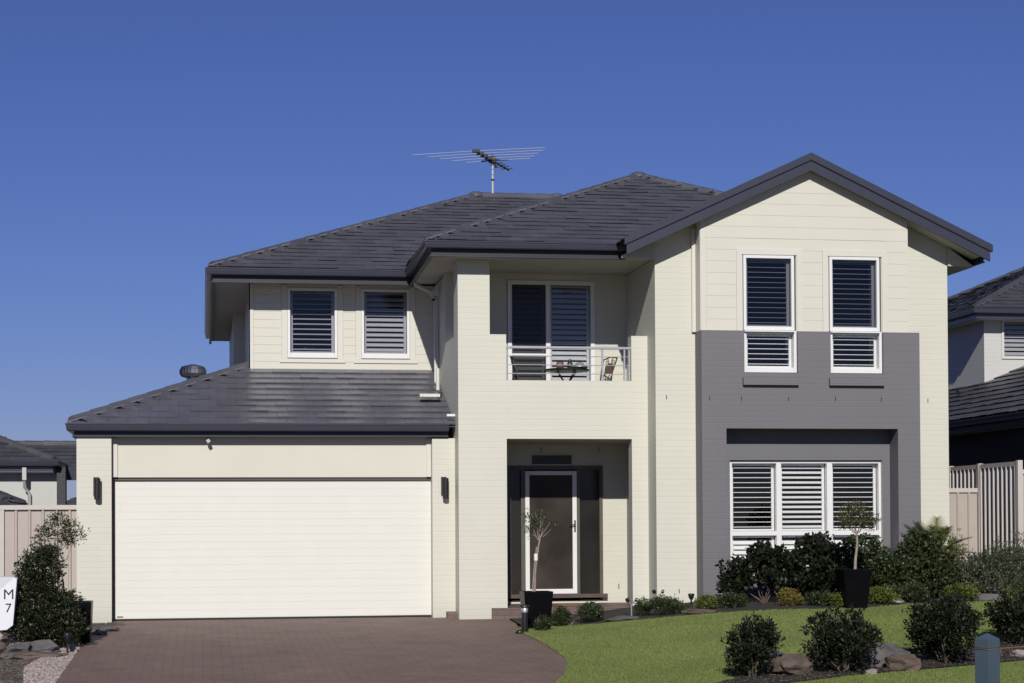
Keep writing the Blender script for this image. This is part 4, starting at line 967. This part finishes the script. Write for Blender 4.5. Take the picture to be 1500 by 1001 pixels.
stems(t, (x_+.02, y_, pz+.56), [(x_-.2, y_, pz+.78), (x_-.1, y_+.1, pz+.9), (x_+.1, y_-.1, pz+.92), (x_+.25, y_, pz+.8), (x_+.02, y_, pz+1.0), (x_+.2, y_+.1, pz+.7), (x_-.15, y_, pz+.68)], r=.009, mat='bark')
leaf_cloud('crown', [(x_+.0, y_, pz+.80, .26, .26, .15), (x_+.02, y_, pz+.94, .15, .15, .10), (x_+.17, y_, pz+.73, .17, .2, .10), (x_-.15, y_, pz+.73, .13, .2, .09), (x_+.33, y_, pz+.80, .06, .06, .06)], 4200, .014, 'leaf_olive', t, aspect=.45, shell=.25, noise=.2)
_, pz = pot_square('plant_pot', -1.70, 25.6, .44, .54, 'glossy black square pot half hidden behind the bush left of the driveway', taper=.9)
DX = .06
t = thing('standard_tree', (-1.80, 25.7, pz), 'thin sparse potted tree standing against the garage pier and the left fence', 'tree')
q = MB(); q.tube([(-1.86, 25.7, pz-.03), (-1.87, 25.7, pz+.3), (-1.93, 25.7, pz+.62), (-1.95, 25.7, pz+.78)], .013, 8, r2=.009); q.build('trunk', 'bark', t)
tp = [(-2.15, 25.7, pz+1.0), (-2.02, 25.7, pz+1.15), (-1.90, 25.7, pz+1.18), (-1.75, 25.7, pz+1.08), (-1.62, 25.7, pz+1.0), (-2.2, 25.7, pz+.86), (-1.8, 25.7, pz+.88)]
stems(t, (-1.94, 25.7, pz+.70), tp, r=.006, mat='bark'); stems(t, (-1.90, 25.7, pz+.50), [(-1.80, 25.7, pz+.70), (-1.70, 25.7, pz+.92)], r=.005, mat='bark')
leaf_cloud('crown', [(a, b, c, .10, .10, .08) for a, b, c in tp]+[(-1.95, 25.7, pz+1.0, .22, .18, .16), (-1.76, 25.7, pz+.92, .14, .1, .1)], 2000, .021, 'leaf_mid', t, aspect=.35, shell=.2, clump=5, noise=.2)
# big left bush
xb, yb = -2.02, 24.9; zb = gz(xb, yb)
shrub('bush', (xb, yb), 1.0, 1.4, .8, 30000, .021, 'leaf_bush', 'large dense dark green bush beside the driveway in front of the left fence', 'bush',
      blobs=[(xb-.10, yb, zb+1.02, .31, .30, .28), (xb-.14, yb, zb+.72, .33, .33, .30), (xb-.05, yb, zb+.40, .42, .4, .32), (xb+.22, yb-.05, zb+.26, .34, .3, .24), (xb-.2, yb-.1, zb+.3, .38, .3, .27), (xb-.02, yb, zb+1.22, .16, .16, .14), (xb+.15, yb, zb+.62, .28, .25, .12), (xb-.38, yb, zb+.5, .14, .14, .12)], legs=0, shell=.15, nst=22, aspect=.45, noise=.14)
shrub('shrub', (-2.95, 25.6), .7, .8, .6, 1600, .02, 'leaf_bush', 'low olive shrub behind the white letterbox', 'shrub', legs=0)
shrub('ground_cover', (-2.35, 24.3), .5, .12, .4, 900, .012, 'leaf_olive', 'creeping plant on the rocks beneath the letterbox', 'plant', legs=0)

# ================================================================== ROCKS
def rock(x, y, w, d, h, mat, label, rz=0, seed=0, group='garden rocks', lift=0, flat=1):
    rr = random.Random(seed); z = gz(x, y)+lift; bm = bmesh.new(); bmesh.ops.create_icosphere(bm, subdivisions=4, radius=1)
    planes = [Vector((rr.gauss(0, 1), rr.gauss(0, 1), rr.gauss(0, .8))).normalized() for _ in range(15)]
    off = [rr.uniform(.42, .78) for _ in planes]; sd_ = rr.uniform(0, 50)
    for v in bm.verts:
        for p, o_ in zip(planes, off):
            dd = v.co.dot(p)
            if dd > o_: v.co -= p*(dd-o_)*.98
        from mathutils import noise as mn
        v.co += v.co.normalized()*(mn.noise(v.co*2.3+Vector((sd_, 0, 0)))*.13+mn.noise(v.co*6+Vector((sd_, 3, 0)))*.045)
        v.co.x *= w/2*1.35; v.co.y *= d/2*1.35; v.co.z = v.co.z*h*.7+h*.28
        v.co.z = max(v.co.z, -.06)
    me = bpy.data.meshes.new('rock'); bm.to_mesh(me); bm.free(); me.materials.append(M[mat])
    o = bpy.data.objects.new('rock', me); C.objects.link(o); o.location = (x, y, z); o.rotation_euler.z = rz
    tag(o, label, 'rock', group)
rock(6.66, 20.30, .52, .38, .28, 'rock', 'brown split rock between the two leftmost lawn shrubs', .2, 3)
rock(6.62, 20.75, .50, .35, .32, 'rockg', 'grey rock just behind the brown split rock', -.3, 5)
rock(7.92, 20.75, .98, .5, .34, 'rockg', 'widest grey brown rock between the second and third lawn shrubs', .1, 8)
rock(8.02, 20.35, .48, .32, .22, 'rock', 'brown rock lying against the front of the widest grey rock', .5, 12)
rock(7.52, 20.12, .20, .12, .09, 'rockp', 'small pale rock at the foot of the second lawn shrub', 0, 15)
rock(9.75, 21.0, .28, .2, .13, 'rockp', 'small whitish striped rock at the right edge beyond the bollard', .3, 18)
rock(-2.30, 24.0, .46, .3, .20, 'rockg', 'smooth grey rock under the left part of the big bush', .2, 21)
rock(-1.98, 24.15, .50, .3, .18, 'rockg', 'smooth grey rock under the right part of the big bush', -.1, 24)
rock(-1.66, 24.3, .16, .14, .12, 'rockp', 'small pale rock at the right foot of the big bush', 0, 25)
rock(-2.10, 23.72, .85, .3, .07, 'rock', 'long flat brown stone slab lying in front of the grey rocks', .08, 27)
rock(-2.78, 24.6, .55, .4, .22, 'rockp', 'pale pink rock below the letterbox', .3, 29, lift=.06)
rock(-2.62, 24.2, .40, .3, .17, 'rock', 'brown rock at the left edge under the pale pink rock', .1, 31)
rock(-2.75, 23.85, .36, .3, .17, 'rockg', 'grey rock lowest at the left edge of the photo', .4, 33)
rock(-2.36, 24.35, .26, .2, .16, 'rockp', 'pale broken rock between the letterbox and the big bush', .6, 51)
rock(-2.50, 23.98, .24, .2, .12, 'rock', 'small reddish rock left of the smooth grey rock under the bush', 1.1, 52)
rock(-2.42, 23.62, .20, .15, .09, 'rockg', 'small grey rock in front of the flat stone slab', .4, 53)
rock(-2.60, 24.45, .22, .2, .17, 'rockg', 'small grey rock tucked behind the brown rock under the letterbox', 1.9, 54)
rock(-1.40, 26.9, .34, .2, .09, 'rockg', 'grey flat stone between the black pot and the garage pier', .3, 35)
rock(-1.43, 26.5, .26, .2, .08, 'rock', 'brown flat stone at the driveway edge beside the black pot', .1, 36)
rock(7.10, 25.95, .50, .2, .10, 'rock', 'flat brown rock at the lawn edge before the wing corner', 0, 38)
rock(6.15, 26.55, .62, .35, .07, 'rockg', 'flat grey stone at the lawn edge in front of the porch step', 0, 40)
rock(5.30, 26.55, .16, .12, .10, 'rock', 'small brown rock between the two porch mounds', 0, 41)
rock(10.10, 26.0, .30, .12, .12, 'rockp', 'white edging stone right of the lime mound by the pot', 0, 43)
rock(11.6, 26.3, .75, .3, .12, 'rockg', 'long grey rock at the lawn edge below the palm', 0, 44)
rock(12.4, 26.35, .5, .3, .10, 'rock', 'brown rock at the far right lawn edge under the fence shrubs', 0, 45)

# ================================================================== LETTERBOX
LZ = -.10
LT = thing('letterbox', (-2.86, 24.6, LZ), 'white angular letterbox with black characters at the left edge of the photo', 'letterbox')
q = MB()
x1 = -2.369; yF = 24.55
q.prism([(-3.30, yF, .02), (-2.50, yF, .06), (-2.42, yF, .12), (x1, yF, .72), (-2.42, yF, .745), (-3.30, yF, .745)], (0, .34, 0))
q.build('box', 'letterwhite', LT, bevel=.006)
q = MB(); q.prism([(-3.30, yF-.045, .70), (-2.56, yF, .703), (-3.30, yF-.001, .12)], (0, -.001, 0)); 
q = MB(); q.poly([(-3.30, yF-.14, .745), (-2.40, yF-.001, .745), (-3.30, yF-.001, -.05), (-3.30, yF-.0005, .745)], [(0, 2, 1), (0, 1, 3), (0, 3, 2)]); q.build('folded_panel', 'letterwhite', LT)
q = MB(); q.box(-3.2, -2.75, 24.62, 24.82, LZ-.1, .02); q.build('plinth', 'concrete', LT)
def text(s, size, loc, parent, mat, name='lettering'):
    cu = bpy.data.curves.new('t', 'FONT'); cu.body = s; cu.size = size; cu.extrude = .001; cu.align_x = 'CENTER'
    to = bpy.data.objects.new('t', cu); C.objects.link(to); bpy.context.view_layer.update()
    me = bpy.data.meshes.new_from_object(to.evaluated_get(bpy.context.evaluated_depsgraph_get())); bpy.data.objects.remove(to)
    me.materials.append(M[mat]); o = bpy.data.objects.new(name, me); C.objects.link(o); ORI[o.name] = ORI[parent.name]
    o.parent = parent; o.location = Vector(loc)-ORI[parent.name]; o.rotation_euler = (R(90), 0, 0); return o
text('M', .185, (-2.474, yF-.003, .46), LT, 'black', 'letter'); text('7', .165, (-2.478, yF-.003, .29), LT, 'black', 'numeral')

# ================================================================== BOLLARD + STRING
bx_, by_ = 7.77, 17.5; bz = gz(bx_, by_)
B_ = thing('bollard', (bx_, by_, bz), 'blue grey square timber bollard with a chamfered top at the lower right', 'bollard')
def bring(hw, z): return [(bx_+sx*hw*math.cos(.78)*1.0, by_+sy*hw*math.cos(.78), z) for sx, sy in ((-1, -1), (1, -1), (1, 1), (-1, 1))]
q = MB(); ca, sa = math.cos(R(28)), math.sin(R(28))
def rot(pts): return [(bx_+(x-bx_)*ca-(y-by_)*sa, by_+(x-bx_)*sa+(y-by_)*ca, z) for x, y, z in pts]
def sq(hw, z): return rot([(bx_+sx*hw, by_+sy*hw, z) for sx, sy in ((-1, -1), (1, -1), (1, 1), (-1, 1))])
lv = [(.088, bz-.1), (.088, .095), (.080, .10), (.080, .11), (.088, .115), (.088, .205), (.012, .258)]
vs = [p for hw, z in lv for p in sq(hw, z)]
q.poly(vs, [(4*i+k, 4*i+(k+1) % 4, 4*i+4+(k+1) % 4, 4*i+4+k) for i in range(len(lv)-1) for k in range(4)]+[(24, 25, 26, 27)])
q.build('post', 'bollard', B_, bevel=.004)
q = MB(); q.tube(sq(.091, .105)+[sq(.091, .105)[0]], .005, 6)
q.tube([(bx_+.11, by_-.02, .105), (bx_+.9, by_+.5, .10), (bx_+2.4, by_+1.4, .10), (bx_+4.5, by_+2.6, .16)], .005, 6)
q.tube([(bx_+.11, by_-.02, .10), (bx_+.12, by_-.03, .01), (bx_+.11, by_-.03, -.02)], .004, 5); q.tube([(bx_+.12, by_-.02, .10), (bx_+.145, by_-.03, .03)], .004, 5)
tag(q.build('string', 'rope', None, origin=(bx_, by_, .10)), 'brown string tied round the bollard and stretched to the right', 'string')

# ================================================================== GARDEN LAMPS, MAT
def spike(x, y, h, label, r=.05, rot_=0):
    z = gz(x, y); t = thing('garden_lamp', (x, y, z), label, 'garden lamp', 'small lamps in the garden beds')
    q = MB(); q.tube([(x, y, z-.02), (x, y, z+h*.6)], .014, 8); q.build('stake', 'black', t)
    q = MB(); q.lathe((x, y, z), [(r*.45, h*.55), (r*.8, h*.72), (r, h*.95), (r*.9, h), (.001, h*1.02)], 14); q.build('head', 'black', t); return t
z = gz(4.52, 25.9); t = thing('garden_lamp', (4.52, 25.9, z), 'tall dark grey bollard lamp standing on the driveway corner in front of the black pot', 'garden lamp', 'small lamps in the garden beds')
q = MB(); q.lathe((4.52, 25.9, z), [(.045, 0), (.05, .02), (.045, .28)], 16); q.build('stem', 'black', t)
q = MB(); q.lathe((4.52, 25.9, z), [(.042, .28), (.055, .36), (.042, .36)], 16); q.build('lens', 'steel', t)
q = MB(); q.lathe((4.52, 25.9, z), [(.075, .36), (.075, .385), (.001, .395)], 16); q.build('cap', 'black', t)
q = MB(); q.lathe((4.42, 25.75, gz(4.42, 25.75)), [(.001, .0), (.06, 0), (.07, .02), (.04, .05), (.001, .055)], 10); tag(q.build('spotlight', 'black', None, origin=(4.42, 25.75, z)), 'small black round spotlight lying at the lawn tip beside the bollard lamp', 'lamp')
def twin(x, y, h, label):
    z = gz(x, y); t = thing('garden_lamp', (x, y, z), label, 'garden lamp', 'small lamps in the garden beds')
    q = MB(); q.tube([(x, y, z-.02), (x, y, z+h*.7)], .012, 8); q.tube([(x, y, z+h*.6), (x-.06, y, z+h)], .008, 6); q.tube([(x, y, z+h*.6), (x+.06, y, z+h)], .008, 6); q.build('stake', 'steel', t)
    for s in (-1, 1): q = MB(); q.tube([(x+s*.05, y-.02, z+h), (x+s*.085, y-.03, z+h-.01)], .03, 10); q.build('head', 'black', t)
twin(6.28, 26.75, .26, 'twin headed small lamp on a stake at the right end of the porch step')
twin(6.75, 27.0, .30, 'twin headed small lamp behind the low hedge under the porch pier')
spike(7.25, 26.95, .20, 'small black lamp behind the yellow green mound near the wing corner')
spike(-1.70, 24.05, .26, 'dark lamp on a stake in front of the large bush beside the driveway')
q = MB(); q.box(5.15, 5.95, 28.35, 28.95, .1135, .135); tag(q.build('doormat', 'mat', None, origin=(5.5, 28.6, .112), bevel=.004), 'brown coir doormat on the porch floor before the screen door', 'doormat')
q = MB(); q.lathe((5.98, 28.1, .113), [(.001, 0), (.055, 0), (.05, .04), (.02, .07), (.001, .075)], 12); tag(q.build('spotlight', 'black', None, origin=(5.98, 28.1, .113)), 'small round black light on the front of the porch step', 'lamp')

# ================================================================== road
tag(rb.build('road', 'asphalt'), kind='structure')

# ================================================================== CAMERA, LIGHT
PSI = math.atan(453/2700.); TH = .016; RO = .0055
r0 = Vector((math.cos(PSI), -math.sin(PSI), 0)); f0 = Vector((math.sin(PSI), math.cos(PSI), 0)); zz = Vector((0, 0, 1))
f = f0*math.cos(TH)+zz*math.sin(TH); u = zz*math.cos(TH)-f0*math.sin(TH)
rr, uu = r0*math.cos(RO)-u*math.sin(RO), u*math.cos(RO)+r0*math.sin(RO)
cd = bpy.data.cameras.new('camera'); cam = bpy.data.objects.new('camera', cd); C.objects.link(cam)
cam.matrix_world = Matrix(((rr.x, uu.x, -f.x, 0), (rr.y, uu.y, -f.y, 0), (rr.z, uu.z, -f.z, 1.35), (0, 0, 0, 1)))
cd.sensor_width = 36; cd.lens = 2700/1500*36; cd.shift_y = 229/1500; cd.clip_end = 1000; cd.clip_start = .1
SC.camera = cam
Lv = Vector((.33, 1.6, -1)).normalized()
sd = bpy.data.lights.new('sun', 'SUN'); sd.energy = 5.0; sd.angle = R(.53); sd.color = (1, .962, .885)
so = bpy.data.objects.new('sun', sd); C.objects.link(so); so.rotation_euler = Lv.to_track_quat('-Z', 'Y').to_euler(); so.location = (-6, -20, 20)
W = bpy.data.worlds.new('World'); SC.world = W; W.use_nodes = True; nt = W.node_tree
bg = nt.nodes['Background']; sk = nt.nodes.new('ShaderNodeTexSky'); sk.sky_type = 'NISHITA'; sk.sun_disc = False
sk.sun_elevation = math.asin(-Lv.z); sk.sun_rotation = math.atan2(-Lv.x, -Lv.y)
sk.air_density = 1.0; sk.dust_density = .1; sk.ozone_density = 3.0; sk.altitude = 50
ml = nt.nodes.new('ShaderNodeVectorMath'); ml.operation = 'MULTIPLY'; ml.inputs[1].default_value = (.44, .482, .872)
nt.links.new(sk.outputs[0], ml.inputs[0]); nt.links.new(ml.outputs[0], bg.inputs[0]); bg.inputs[1].default_value = .07
SC.view_settings.view_transform = 'Standard'; SC.view_settings.look = 'None'; SC.view_settings.exposure = 0; SC.view_settings.gamma = 1
SC.render.engine = 'CYCLES'
